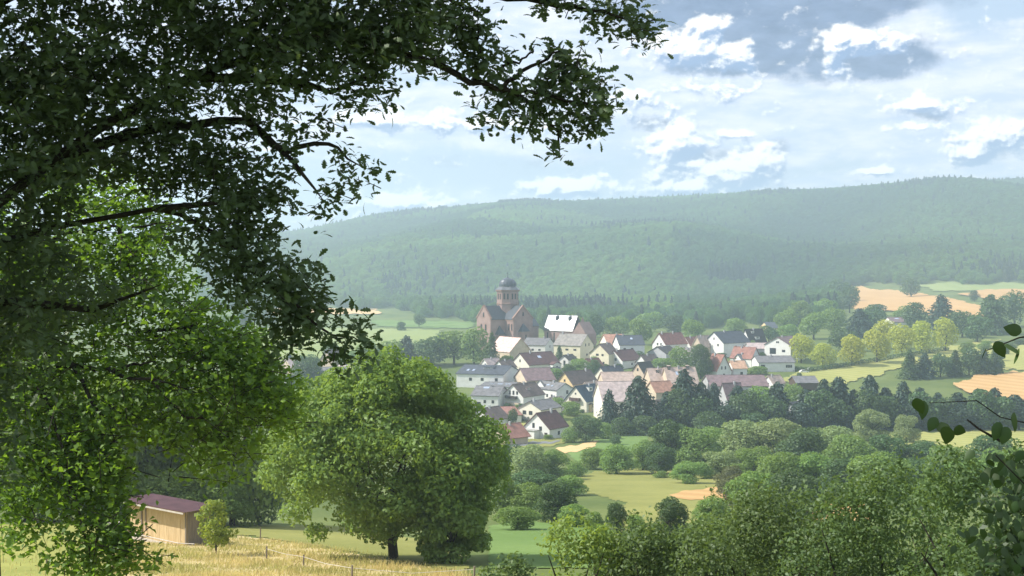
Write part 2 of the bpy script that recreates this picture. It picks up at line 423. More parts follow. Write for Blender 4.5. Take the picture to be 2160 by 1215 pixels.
M['sandstone'] = plain('red_sandstone', (.330, .220, .195), (.260, .170, .150), .35, bump=.3)
M['sandstone_pale'] = plain('pale_sandstone', (.30, .19, .15), (.24, .14, .11), .5)
M['lead'] = plain('dark_slate', (.050, .058, .072), (.035, .042, .055), .8, .45, .4)
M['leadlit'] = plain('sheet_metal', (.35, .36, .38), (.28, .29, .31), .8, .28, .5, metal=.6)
M['pane'] = plain('window_glass', (.03, .035, .045), (.02, .025, .03), 2, .12, .5)
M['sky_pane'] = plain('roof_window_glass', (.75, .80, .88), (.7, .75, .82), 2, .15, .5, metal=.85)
M['frame'] = plain('window_frame', (.70, .70, .68), (.62, .62, .6), 3, .5)
M['darkframe'] = plain('dark_timber', (.045, .032, .026), (.03, .02, .018), 3)
M['balcony'] = plain('balcony_boards', (.10, .055, .05), (.07, .04, .04), 3)
M['concrete'] = plain('concrete', (.38, .37, .35), (.30, .29, .27), .8)
M['carpaint'] = plain('white_car_paint', (.80, .80, .80), (.77, .77, .77), 2, .25, .5)
M['rubber'] = plain('rubber', (.02, .02, .02), (.03, .03, .03), 4)

# ------------------------------------------------------------------ ground sheet
def ground():
    th = np.concatenate([np.radians(np.arange(-180, -34, 4.0)), np.radians(np.linspace(-34, 34, 300)), np.radians(np.arange(38, 180, 4.0))])
    r = np.exp(np.linspace(math.log(0.8), math.log(4100), 330))
    TH, R = np.meshgrid(th, r, indexing='ij')
    X = R * np.sin(TH); Y = R * np.cos(TH); Z = ground_z(X, Y)
    n, k = TH.shape
    V = np.stack([X, Y, Z], -1).reshape(-1, 3)
    V = np.concatenate([V, [[0, 0, float(CAM[2] - 1.65)]]])
    I = (np.arange(n)[:, None] * k + np.arange(k - 1)[None, :]); J = (((np.arange(n) + 1) % n)[:, None] * k + np.arange(k - 1)[None, :])
    Q = np.stack([I, I + 1, J + 1, J], -1).reshape(-1, 4)
    c = len(V) - 1
    tri = [(c, a * k, a * k, ((a + 1) % n) * k) for a in range(n)]
    m = field_mat('ground_grass', (.075, .110, .030), (.150, .180, .055), 0.03)
    me = np_mesh('ground', V, Q, m, True)
    link('ground', me, kind='structure')
ground()
def drape(name, poly, mat, lift=0.25, step=None):
    """a field: the polygon seen in the photograph laid on the ground as a sheet at its real place"""
    P2 = [hit(*p)[:2] for p in poly]
    P2 = np.array(P2)
    dmin, dmax = P2[:, 1].min(), P2[:, 1].max()
    u = P2[:, 0] / P2[:, 1]
    us = np.linspace(u.min(), u.max(), 110); ld = np.linspace(math.log(dmin), math.log(dmax), 110)
    lv = np.log(P2[:, 1])
    def inside(U, L):
        c = np.zeros(U.shape, bool); j = len(u) - 1
        for i in range(len(u)):
            cond = ((lv[i] > L) != (lv[j] > L)) & (U < (u[j] - u[i]) * (L - lv[i]) / (lv[j] - lv[i] + 1e-12) + u[i]); c ^= cond; j = i
        return c
    UU, LL = np.meshgrid(us, ld, indexing='ij')
    D = np.exp(LL); X = UU * D
    Z = ground_z(X, D) + lift
    V = np.stack([X, D, Z], -1).reshape(-1, 3)
    mu = (UU[:-1, :-1] + UU[1:, 1:]) / 2; ml = (LL[:-1, :-1] + LL[1:, 1:]) / 2
    wob = 0.012 * (np.sin(ml * 90 + mu * 40) + .6 * np.sin(ml * 233 + mu * 190)) * (us[-1] - us[0])
    ml = ml + .006 * (np.sin(mu * 260) + .7 * np.sin(mu * 610 + 1))
    ins = inside(mu + wob, ml)
    n = 110
    I = (np.arange(n - 1)[:, None] * n + np.arange(n - 1)[None, :])[ins]
    Q = np.stack([I, I + n, I + n + 1, I + 1], -1)
    used, inv = np.unique(Q, return_inverse=True)
    me = np_mesh(name, V[used], inv.reshape(Q.shape), mat, True)
    return link(name, me, kind='structure')
M['wheat'] = field_mat('ripe_wheat', (.43, .262, .108), (.52, .335, .150), 0.05, streak=(1, .2, 1), rows=.05)
M['straw'] = field_mat('stubble', (.52, .36, .17), (.62, .44, .22), 0.06)
M['olive'] = field_mat('rough_pasture', (.175, .185, .050), (.265, .260, .080), 0.05)
M['green'] = field_mat('green_meadow', (.105, .175, .045), (.160, .235, .070), 0.05)
M['palegreen'] = field_mat('pale_meadow', (.185, .235, .080), (.260, .300, .110), 0.03, streak=(1, .15, 1), rows=.05)
M['yellowgreen'] = field_mat('cut_meadow', (.260, .270, .080), (.340, .330, .110), 0.03, streak=(1, .15, 1), rows=.07)
M['drygrass'] = field_mat('dry_grass', (.36, .290, .130), (.60, .480, .260), 0.25, streak=(1, 1, 1), fine=3.0)
M['freshgrass'] = field_mat('fresh_grass', (.200, .215, .055), (.310, .310, .085), 0.2, fine=3.0)
drape('wheat_field', [(1775, 606), (1800, 604), (1900, 616), (1985, 628), (2060, 645), (2085, 672), (1990, 674), (1930, 662), (1800, 656)], M['wheat'], 1.2)
drape('wheat_field', [(2020, 622), (2090, 612), (2300, 612), (2300, 650), (2140, 640), (2080, 632)], M['wheat'], 1.2)
drape('meadow', [(1930, 600), (2000, 597), (2300, 604), (2300, 612), (2090, 614), (1990, 616)], M['palegreen'], 0.8)
drape('meadow', [(1640, 806), (1690, 784), (1780, 772), (1900, 752), (2060, 722), (2112, 716), (2095, 748), (1950, 768), (1850, 792), (1780, 812), (1700, 806)], M['yellowgreen'], 0.4)
drape('meadow', [(2105, 782), (2112, 752), (2160, 722), (2320, 716), (2320, 782)], M['yellowgreen'], 0.4)
drape('wheat_field', [(2008, 814), (2060, 797), (2160, 787), (2330, 783), (2330, 850), (2150, 848), (2060, 838)], M['wheat'], 1.0)
drape('meadow', [(1860, 922), (2000, 912), (2220, 906), (2220, 962), (1990, 970), (1880, 950)], M['yellowgreen'], 0.4)
drape('pasture', [(1190, 1010), (1290, 990), (1420, 986), (1530, 1006), (1545, 1050), (1480, 1095), (1400, 1130), (1350, 1190), (1270, 1190), (1300, 1110), (1320, 1060), (1220, 1035)], M['olive'], 0.06)
drape('stubble_field', [(1412, 1045), (1450, 1036), (1522, 1028), (1540, 1052), (1440, 1056)], M['wheat'], 0.12)
drape('stubble_field', [(1700, 1080), (1740, 1058), (1830, 1060), (1840, 1100), (1720, 1105)], M['wheat'], 0.12)
drape('green_field', [(1030, 1110), (1110, 1098), (1200, 1110), (1300, 1120), (1290, 1200), (1030, 1200)], M['green'], 0.06)
drape('green_field', [(1195, 957), (1262, 926), (1370, 912), (1365, 942), (1285, 978), (1225, 978)], M['green'], 0.06)
drape('stubble_field', [(1172, 947), (1262, 930), (1255, 944), (1190, 958)], M['straw'], 0.12)
drape('meadow', [(480, 745), (530, 694), (700, 692), (935, 697), (910, 728), (800, 738), (700, 762), (540, 768)], M['palegreen'], 0.4)
drape('stubble_field', [(560, 652), (790, 652), (805, 664), (560, 664)], M['straw'], 0.8)
drape('meadow', [(780, 676), (1010, 680), (990, 694), (800, 690)], M['green'], 0.5)
drape('lawn', [(1060, 888), (1112, 884), (1104, 906), (1060, 908)], M['yellowgreen'], 0.15)
drape('lawn', [(1060, 932), (1180, 924), (1215, 932), (1120, 948), (1060, 952)], M['olive'], 0.15)
M['asphalt'] = field_mat('asphalt', (.16, .16, .165), (.22, .22, .225), 0.3)
drape('yard', [(1380, 772), (1394, 746), (1420, 743), (1428, 770)], M['asphalt'], 0.08)
drape('lane', [(1228, 905), (1300, 888), (1304, 892), (1232, 910)], M['asphalt'], 0.10)
drape('lane', [(1036, 944), (1100, 936), (1180, 930), (1182, 934), (1100, 941), (1036, 950)], M['asphalt'], 0.2)
drape('dry_meadow', [(230, 1135), (330, 1142), (430, 1142), (520, 1132), (640, 1152), (760, 1172), (880, 1195), (1010, 1230), (1010, 1480), (230, 1480)], M['drygrass'], 0.05)
drape('meadow', [(-420, 1135), (0, 1108), (130, 1104), (240, 1118), (233, 1480), (-420, 1480)], M['freshgrass'], 0.05)
drape('meadow', [(420, 1122), (560, 1108), (760, 1112), (960, 1150), (990, 1212), (880, 1190), (760, 1168), (640, 1148), (520, 1129), (430, 1138)], M['olive'], 0.05)

# ------------------------------------------------------------------ foliage meshes
def cards(c, nrm, length, width, rng, droop=None):
    """leaf sprays: folded quads at points c, facing nrm"""
    n = len(c)
    nrm = nrm / (np.linalg.norm(nrm, axis=1, keepdims=True) + 1e-9)
    t = rng.normal(size=(n, 3)) if droop is None else droop + 0.35 * rng.normal(size=(n, 3))
    t -= nrm * (t * nrm).sum(1, keepdims=True); t /= (np.linalg.norm(t, axis=1, keepdims=True) + 1e-9)
    b = np.cross(nrm, t)
    L = (length * rng.uniform(.7, 1.3, n))[:, None] if np.isscalar(length) else length[:, None]
    Wd = L * width
    fold = 0.18 * L * nrm
    V = np.stack([c - t * L / 2, c + b * Wd / 2 + fold, c + t * L / 2, c - b * Wd / 2 + fold], 1).reshape(-1, 3)
    Q = np.arange(n * 4).reshape(n, 4)
    return V, Q
def unit(v): return v / (np.linalg.norm(v, axis=-1, keepdims=True) + 1e-9)
def crown_pts(seed, n, zb=.1, nl=16, rl=(.15, .27), shape='round'):
    rng = np.random.default_rng(seed)
    R = rng.uniform(rl[0], rl[1], nl)
    d = unit(rng.normal(size=(nl, 3)))
    rad = rng.uniform(.35, 1.0, nl) ** .5
    hz = (1 - zb) / 2
    ax = np.stack([.5 - R, .5 - R, np.maximum(hz - R * .9, .05)], 1)
    C = d * rad[:, None] * ax; C[:, 2] += zb + hz
    if shape == 'dome': C[:, 2] = zb + (C[:, 2] - zb) * np.where(np.hypot(C[:, 0], C[:, 1]) > .25, .72, 1.0)
    if shape == 'tall': C[:, :2] *= (1.05 - .8 * np.clip((C[:, 2] - .45) / .55, 0, 1))[:, None]
    k = rng.choice(nl, n, p=R ** 2 / (R ** 2).sum())
    dl = unit(rng.normal(size=(n, 3)) + np.array([0, 0, .25]))
    rr = R[k] * np.where(rng.random(n) < .82, rng.uniform(.8, 1.06, n), rng.uniform(.2, .8, n))
    p = C[k] + dl * rr[:, None] * np.array([1, 1, .85])
    deep = np.zeros(n, bool)
    for i in range(nl):
        deep |= (np.linalg.norm(p - C[i], axis=1) < R[i] * .62) & (k != i)
    keep = ~deep | (rng.random(n) < .25)
    return p[keep], dl[keep], rng
def crown_mesh(name, seed, n, leaf, zb=.1, nl=16, rl=(.15, .27), shape='round', mat=None, width=.75):
    p, dl, rng = crown_pts(seed, n, zb, nl, rl, shape)
    nr = dl * .75 + rng.normal(size=p.shape) * .5 + np.array([0, 0, .25])
    V, Q = cards(p, nr, leaf, width, rng)
    return np_mesh(name, V, Q, mat)
def conifer_mesh(name, seed, n, leaf, mat=None, slim=1.0):
    rng = np.random.default_rng(seed)
    z = 1 - rng.random(n) ** .62 * .95
    tiers = 13
    ph = (z * tiers) % 1.0
    Rm = .5 * (1.05 - z) ** .72 * (1.0 - .38 * ph)
    a = rng.uniform(0, 2 * math.pi, n)
    arms = 8
    a += .35 * np.sin(a * arms + np.floor(z * tiers) * 2.1)
    lump = 1.08 + .30 * np.sin(a * 3 + z * 17 + seed) + .12 * rng.normal(size=n)
    r = Rm * lump * np.where(rng.random(n) < .75, rng.uniform(.72, 1.0, n), rng.uniform(.1, .75, n))
    p = np.stack([r * np.cos(a), r * np.sin(a), z - .10 * r], 1)
    out_ = np.stack([np.cos(a), np.sin(a), np.zeros(n)], 1)
    nr = out_ * .45 + np.array([0, 0, .8]) + rng.normal(size=p.shape) * .3
    V, Q = cards(p, nr, leaf, .55, rng, droop=out_ - np.array([0, 0, .45]))
    return np_mesh(name, V, Q, mat)
BROAD = [crown_mesh('crown', 100 + i, 2600, .062, zb=.0, nl=15 + i, shape=('round', 'dome', 'round', 'tall', 'dome')[i]) for i in range(5)]
BROADF = [crown_mesh('crown', 200 + i, 9000, .037, zb=-.06, nl=24 + 2 * i, rl=(.12, .22), shape=('round', 'dome', 'round', 'dome')[i]) for i in range(4)]
BUSH = [crown_mesh('crown', 300 + i, 3600, .055, zb=-.15, nl=14 + i, shape='dome') for i in range(4)]
CONE = [conifer_mesh('crown', 400 + i, 2600, .085) for i in range(4)]
for me in BROAD + BROADF + BUSH + CONE: me.materials.append(None)
def trunk_mesh(seed):
    rng = random.Random(seed); mb = MB()
    mb.tube([(0, 0, -.06), (.004, 0, .08), (rng.uniform(-.02, .02), rng.uniform(-.02, .02), .35), (rng.uniform(-.04, .04), 0, .7)], [.034, .026, .02, .006], 7)
    for k in range(5):
        a = k * 1.26 + rng.random(); z = rng.uniform(.18, .42)
        mb.tube([(0, 0, z), (.12 * math.cos(a), .12 * math.sin(a), z + .10), (.3 * math.cos(a), .3 * math.sin(a), z + .26)], [.014, .010, .004], 5)
    return mb.mesh('trunk', M['bark'])
TRUNK = [trunk_mesh(i) for i in range(3)]
def pole_trunk():
    mb = MB(); mb.tube([(0, 0, -.05), (0, 0, .5), (0, 0, .97)], [.03, .02, .004], 7); return mb.mesh('trunk', M['bark'])
POLE = pole_trunk()
_tn = [0]
KIND = {'b': (BROAD, 'broadleaf_tree'), 'f': (BROADF, 'broadleaf_tree'), 'u': (BUSH, 'bush'), 'c': (CONE, 'conifer')}
def plant(kind, px, py, w, h, mat, label, group=None, cat=None, name=None, d=None, dz=0.0):
    """a tree whose foot stands on the ground at the given point of the view; w and h as they appear there"""
    if d is None: x, y, z = hit(px, py)
    else:
        dx, _ = rays(px, py); x, y = float(dx) * d, d; z = float(ground_z(x, y))
    s = y / F
    if kind == 'f': w *= 1.28; h *= 1.12
    if kind == 'b': w *= 1.2; h *= 1.05
    if kind == 'c' and mat == 'needle':
        rr = random.Random(int(px)); w *= rr.uniform(1.1, 1.75); h *= rr.uniform(.84, 1.1)
    if mat == 'leaf_sunlit': w *= 1.12; h *= 1.05
    _tn[0] += 1; i = _tn[0]
    meshes, nm = KIND[kind]
    root = empty(name or nm, (x, y, z + dz), (i * 2.399) % 6.283, label, cat or ('bush' if kind == 'u' else 'tree'), group)
    me = meshes[i % len(meshes)]
    c = link('crown', me, None, root)
    c.material_slots[0].link = 'OBJECT'; c.material_slots[0].material = M[mat]
    c.scale = (w * s, w * s, h * s)
    if kind != 'u':
        t = link('trunk', POLE if kind == 'c' else TRUNK[i % 3], None, root); t.scale = (w * s, w * s, h * s)
    return root

# ------------------------------------------------------------------ the wooded hill: one mass, instanced crowns
def forest():
    rng = np.random.default_rng(11)
    ex = [300, 560, 640, 800, 900, 960, 1010, 1200, 1340, 1480, 1600, 1700, 1752, 1786, 1930, 2000, 2300]
    ey = [652, 650, 646, 650, 664, 672, 690, 700, 688, 690, 684, 694, 690, 604, 598, 596, 600]
    pts = []
    d = 690.0
    while d < 3060:
        sp = 7.2 + (d - 700) / 2300 * 2.0
        hw = d * 0.46
        n = int(2 * hw / sp)
        x = np.linspace(-hw, hw, n) + rng.uniform(-.42, .42, n) * sp
        y = d + rng.uniform(-.45, .45, n) * sp
        pts.append(np.stack([x, y, np.full(n, sp)], 1)); d += sp
    P = np.concatenate(pts)
    px = CX + F * P[:, 0] / P[:, 1]
    z = ground_z(P[:, 0], P[:, 1])
    py = HORIZON - (z - CAM[2]) / P[:, 1] * F
    keep = (py < np.interp(px, ex, ey) + 5 * np.sin(px / 23) + 3 * np.sin(px / 7)) & (px > 420)
    P = P[keep]; z = z[keep]; px = px[keep]; py = py[keep]
    n = len(P)
    X, Y = P[:, 0], P[:, 1]
    patch = np.sin(X / 118 + Y / 190 + 1) + np.sin(X / 67 - Y / 105) * .7 + np.sin(Y / 83 + X / 300) * .6 + rng.normal(size=n) * .5
    con = (patch > 1.95) | ((py < 440) & (px < 1160) & (px > 760) & (Y > 2700)) | (rng.random(n) < .015)
    con |= (np.abs(px - 1550) < 55) & (np.abs(py - 592) < 14)
    idx = np.where(con, 5 + rng.integers(0, 4, n), rng.integers(0, 5, n))
    con |= (Y > 2880) & (rng.random(n) < .16)
    light = (~con) & ((Y < 1950) & (px > 600) & (px < 1420) & (np.sin(X / 150 + Y / 240) + .5 * np.sin(Y / 120 - X / 90) > -.25) | (np.sin(X / 210 - Y / 330 + 2) + .6 * np.sin(Y / 170 + X / 140) > 1.05))  # lower slope and scattered patches take the greens with sunlight painted in
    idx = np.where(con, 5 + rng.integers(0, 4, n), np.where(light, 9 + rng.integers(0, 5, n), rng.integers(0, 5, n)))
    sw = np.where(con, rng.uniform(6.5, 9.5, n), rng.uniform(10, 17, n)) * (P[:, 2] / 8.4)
    sh = np.where(con, rng.uniform(15, 22, n), rng.uniform(9, 18, n) + 1.5 * np.sin(X / 40) * np.sin(Y / 60))
    me = bpy.data.meshes.new('forest')
    me.vertices.add(n); me.vertices.foreach_set('co', np.stack([X, Y, z - 1.0], 1).astype(np.float32).ravel())
    a = me.attributes.new('scl', 'FLOAT_VECTOR', 'POINT'); a.data.foreach_set('vector', np.stack([sw, sw, sh], 1).astype(np.float32).ravel())
    a = me.attributes.new('rot', 'FLOAT_VECTOR', 'POINT'); a.data.foreach_set('vector', np.stack([0 * X, 0 * X, rng.uniform(0, 6.28, n)], 1).astype(np.float32).ravel())
    a = me.attributes.new('idx', 'INT', 'POINT'); a.data.foreach_set('value', idx.astype(np.int32))
    ob = link('forest', me, kind='stuff')
    g = bpy.data.node_groups.new('forest_trees', 'GeometryNodeTree')
    g.interface.new_socket('Geometry', in_out='INPUT', socket_type='NodeSocketGeometry')
    g.interface.new_socket('Geometry', in_out='OUTPUT', socket_type='NodeSocketGeometry')
    gi = g.nodes.new('NodeGroupInput'); go = g.nodes.new('NodeGroupOutput')
    join = g.nodes.new('GeometryNodeJoinGeometry')
    srcs = FOREST_SRC
    for k_, o in reversed(list(enumerate(srcs))):
        oi = g.nodes.new('GeometryNodeObjectInfo'); oi.transform_space = 'ORIGINAL'
        oi.inputs['Object'].default_value = o; oi.inputs['As Instance'].default_value = False
        sm = g.nodes.new('GeometryNodeSetMaterial'); sm.inputs['Material'].default_value = M['needle'] if 5 <= k_ < 9 else M['forest_sunlit'] if k_ >= 9 else M['forest']
        gti = g.nodes.new('GeometryNodeGeometryToInstance')
        g.links.new(oi.outputs['Geometry'], sm.inputs[0]); g.links.new(sm.outputs[0], gti.inputs[0]); g.links.new(gti.outputs[0], join.inputs[0])
    iop = g.nodes.new('GeometryNodeInstanceOnPoints')
    g.links.new(gi.outputs[0], iop.inputs['Points']); g.links.new(join.outputs[0], iop.inputs['Instance'])
    iop.inputs['Pick Instance'].default_value = True
    def attr(nm, ty):
        na = g.nodes.new('GeometryNodeInputNamedAttribute'); na.data_type = ty; na.inputs['Name'].default_value = nm; return na.outputs[0]
    g.links.new(attr('idx', 'INT'), iop.inputs['Instance Index'])
    g.links.new(attr('scl', 'FLOAT_VECTOR'), iop.inputs['Scale'])
    e2r = g.nodes.new('FunctionNodeEulerToRotation'); g.links.new(attr('rot', 'FLOAT_VECTOR'), e2r.inputs[0]); g.links.new(e2r.outputs[0], iop.inputs['Rotation'])
    g.links.new(iop.outputs[0], go.inputs[0])
    md = ob.modifiers.new('forest_trees', 'NODES'); md.node_group = g
    print('forest', n)

# ------------------------------------------------------------------ houses
_wm = {}
HOUSES = []
def window_on(parent, pos, axis, w, h, frame='frame', name='window', arch=False):
    """a window: frame standing 4 cm proud of the wall and a pane in it; axis = outward normal in the house's own frame"""
    key = (round(w, 2), round(h, 2), frame)
    if key not in _wm:
        f = MB(); t = min(.12, w * .16)
        f.box((-w / 2, -.05, -h / 2), (-w / 2 + t, .1, h / 2)); f.box((w / 2 - t, -.05, -h / 2), (w / 2, .1, h / 2))
        f.box((-w / 2 + t, -.05, h / 2 - t), (w / 2 - t, .1, h / 2)); f.box((-w / 2 + t, -.05, -h / 2), (w / 2 - t, .1, -h / 2 + t))
        if w > .8: f.box((-t / 3, -.045, -h / 2 + t), (t / 3, .1, h / 2 - t))
        p = MB(); p.box((-w / 2 + t, -.02, -h / 2 + t), (w / 2 - t, .08, h / 2 - t))
        _wm[key] = (f.mesh('window', M[frame]), p.mesh('pane', M['pane']))
    fm, pm = _wm[key]
    f = link(name, fm, None, parent); f.location = pos; f.rotation_euler = (0, 0, axis)
    link('pane', pm, None, f)
    return f
def house(label, px, py, w, h, eave, ridge, phi, wall='white', roof='slate', gwin=(), swin=(), extra=(), over=.4, cat='house', name='house', frame='darkframe', group=None, dz=0.0):
    x, y, z = hit(px, py); s = y / F; HOUSES.append((label, px, py, w))
    ph = math.radians(phi); side = 1 if phi > 0 else -1
    Wd = w * s / math.cos(ph); H = h * s; E = eave * s; L = ridge * s / abs(math.sin(ph))
    hd = -math.atan2(x, y)
    root = empty(name, (x, y, z + dz), hd - ph, label, cat, group)
    mb = MB(); q = Wd / 2; D0 = -3.5
    mb.add([(-q, 0, D0), (q, 0, D0), (q, 0, E), (0, 0, H), (-q, 0, E), (-q, L, D0), (q, L, D0), (q, L, E), (0, L, H), (-q, L, E)],
           [(0, 1, 2, 3, 4), (6, 5, 9, 8, 7), (1, 6, 7, 2), (5, 0, 4, 9), (2, 7, 8, 3), (3, 8, 9, 4)])
    mb.build('wall', M[wall], root)
    th = .22; sl_ = (H - E) / q; up = th * math.sqrt(1 + sl_ * sl_) + .02
    r = MB()
    for sg in (1, -1):
        r.slab([(0, -over, H + up), (sg * (q + over), -over, E - over * sl_ + up), (sg * (q + over), L + over, E - over * sl_ + up), (0, L + over, H + up)], th)
    r.box((-.14, -over - .02, H + up - .12), (.14, L + over + .02, H + up + .07))
    ro = r.build('roof', M[roof], root)
    for g_ in gwin:
        fx, fz, ww, hh = g_[:4]
        window_on(root, (fx * q, 0, fz * H), 0, ww, hh, g_[4] if len(g_) > 4 else frame)
    for (fy, fz, ww, hh) in swin:
        window_on(root, (side * q, fy * L, fz * E), math.pi / 2 * side, ww, hh, frame)
    def slope(fy, fs, lift=0.0):
        return Vector((side * fs * (q + over), fy * L, H + up - fs * (q + over) * sl_ + lift))
    if not any(e[0] == 'chim' for e in extra) and cat == 'house': extra = list(extra) + [('chim', .25 + .5 * ((px * 7) % 10) / 10, .8)]
    for e in extra:
        if e[0] == 'chim':
            c = MB(); zt = H + e[2] if len(e) > 2 else H + 1.1
            c.box((-.3 + .5 * side, e[1] * L - .3, H - 1), (.3 + .5 * side, e[1] * L + .3, zt)); c.box((-.36 + .5 * side, e[1] * L - .36, zt), (.36 + .5 * side, e[1] * L + .36, zt + .12))
            c.build('chimney', M['greywall'], ro)
        elif e[0] == 'sky':
            k = MB(); a = slope(e[1], e[2]); b = slope(e[1], e[2] + e[4] / max(q, 1) if len(e) > 4 else e[2] + .18)
            ww = e[3] / 2
            nv = Vector((side * sl_, 0, 1)).normalized() * .09
            k.slab([a + nv + Vector((0, -ww, 0)), b + nv + Vector((0, -ww, 0)), b + nv + Vector((0, ww, 0)), a + nv + Vector((0, ww, 0))], .16)
            k.build('skylight', M['sky_pane'], ro)
        elif e[0] == 'dorm':
            fy, fs, ww, hh = e[1:5]; p = slope(fy, fs); zt = p.z + hh
            # box dormer running back into the slope
            xi = side * max(.1, (H + up - zt) / sl_)
            d = MB(); xs = sorted((p.x, xi))
            d.box((xs[0], fy * L - ww / 2, p.z - .3), (xs[1], fy * L + ww / 2, zt))
            do = d.build('dormer', M[e[5] if len(e) > 5 else 'white'], ro)
            d2 = MB(); d2.slab([(p.x + .25 * side, fy * L - ww / 2 - .2, zt + .12), (p.x + .25 * side, fy * L + ww / 2 + .2, zt + .12), (xi - .2 * side, fy * L + ww / 2 + .2, zt + .3), (xi - .2 * side, fy * L - ww / 2 - .2, zt + .3)], .12)
            d2.build('dormer_roof', M[roof], ro)
            window_on(ro, (p.x, fy * L, p.z + hh * .5), math.pi / 2 * side, ww * .6, hh * .6, 'frame', 'dormer_window')
        elif e[0] == 'balc':
            fx, fz, ww, hh = e[1:5]; b = MB(); zc = fz * H
            b.box((fx * q - ww / 2, -1.1, zc - hh / 2), (fx * q + ww / 2, -1.0, zc + hh / 2)); b.box((fx * q - ww / 2, -1.1, zc - hh / 2 - .14), (fx * q + ww / 2, 0, zc - hh / 2))
            b.box((fx * q - ww / 2, -1.0, zc - hh / 2), (fx * q - ww / 2 + .08, 0, zc + hh / 2)); b.box((fx * q + ww / 2 - .08, -1.0, zc - hh / 2), (fx * q + ww / 2, 0, zc + hh / 2))
            b.build('balcony', M[e[5] if len(e) > 5 else 'balcony'], root)
        elif e[0] == 'porch':
            fx, ww, hh, dd = e[1:5]; b = MB()
            b.box((fx * q - ww / 2, -dd, D0), (fx * q + ww / 2, -.01, hh)); b.build('garage', M[e[5] if len(e) > 5 else wall], root)
            b = MB(); b.box((fx * q - ww / 2 - .2, -dd - .25, hh + .003), (fx * q + ww / 2 + .2, -.02, hh + .2)); b.build('garage_roof', M[e[6] if len(e) > 6 else 'concrete'], root)
        elif e[0] == 'garagedoor':
            fx, ww, hh, dd = e[1:5]; b = MB(); b.box((fx * q - ww / 2, -dd - .04, .1), (fx * q + ww / 2, -dd + .02, hh)); b.build('garage_door', M['greywall'], root)
        elif e[0] == 'door':
            b = MB(); b.box((e[1] * q - .55, -.06, 0.02), (e[1] * q + .55, .05, 2.1)); b.build('door', M['darkframe'], root)
        elif e[0] == 'wing':
            # cross wing on the visible side with its own small gable roof
            fy, ww, pr, ez, hz = e[1:6]; b = MB(); x0 = side * (q - 1.5); x1 = side * (q + pr); y0 = fy * L - ww / 2; y1 = fy * L + ww / 2; ym = fy * L
            b.add([(x1, y0, D0), (x1, y1, D0), (x1, y1, ez), (x1, ym, hz), (x1, y0, ez), (x0, y0, D0), (x0, y1, D0), (x0, y1, ez), (x0, ym, hz), (x0, y0, ez)],
                  [(0, 1, 2, 3, 4), (6, 5, 9, 8, 7), (0, 4, 9, 5), (1, 6, 7, 2), (2, 7, 8, 3), (3, 8, 9, 4)])
            wo = b.build('side_wing', M[e[6] if len(e) > 6 else wall], root); b = MB(); k = (hz - ez) / (ww / 2)
            for (yy, ze) in ((y0 - .3, ez - .3 * k), (y1 + .3, ez - .3 * k)):
                b.slab([(x0, ym, hz + .25), (x1 + .3 * side, ym, hz + .25), (x1 + .3 * side, yy, ze + .25), (x0, yy, ze + .25)], .2)
            b.build('wing_roof', M[e[7] if len(e) > 7 else roof], wo)
            if ww > 2.5: window_on(wo, (x1, ym, ez * .62), math.pi / 2 * side, 1.1, 1.3, frame)
    return root
W1 = (1.0, 1.25)
def w_(fx, fz, a=1.1, b=1.3): return (fx, fz, a, b)

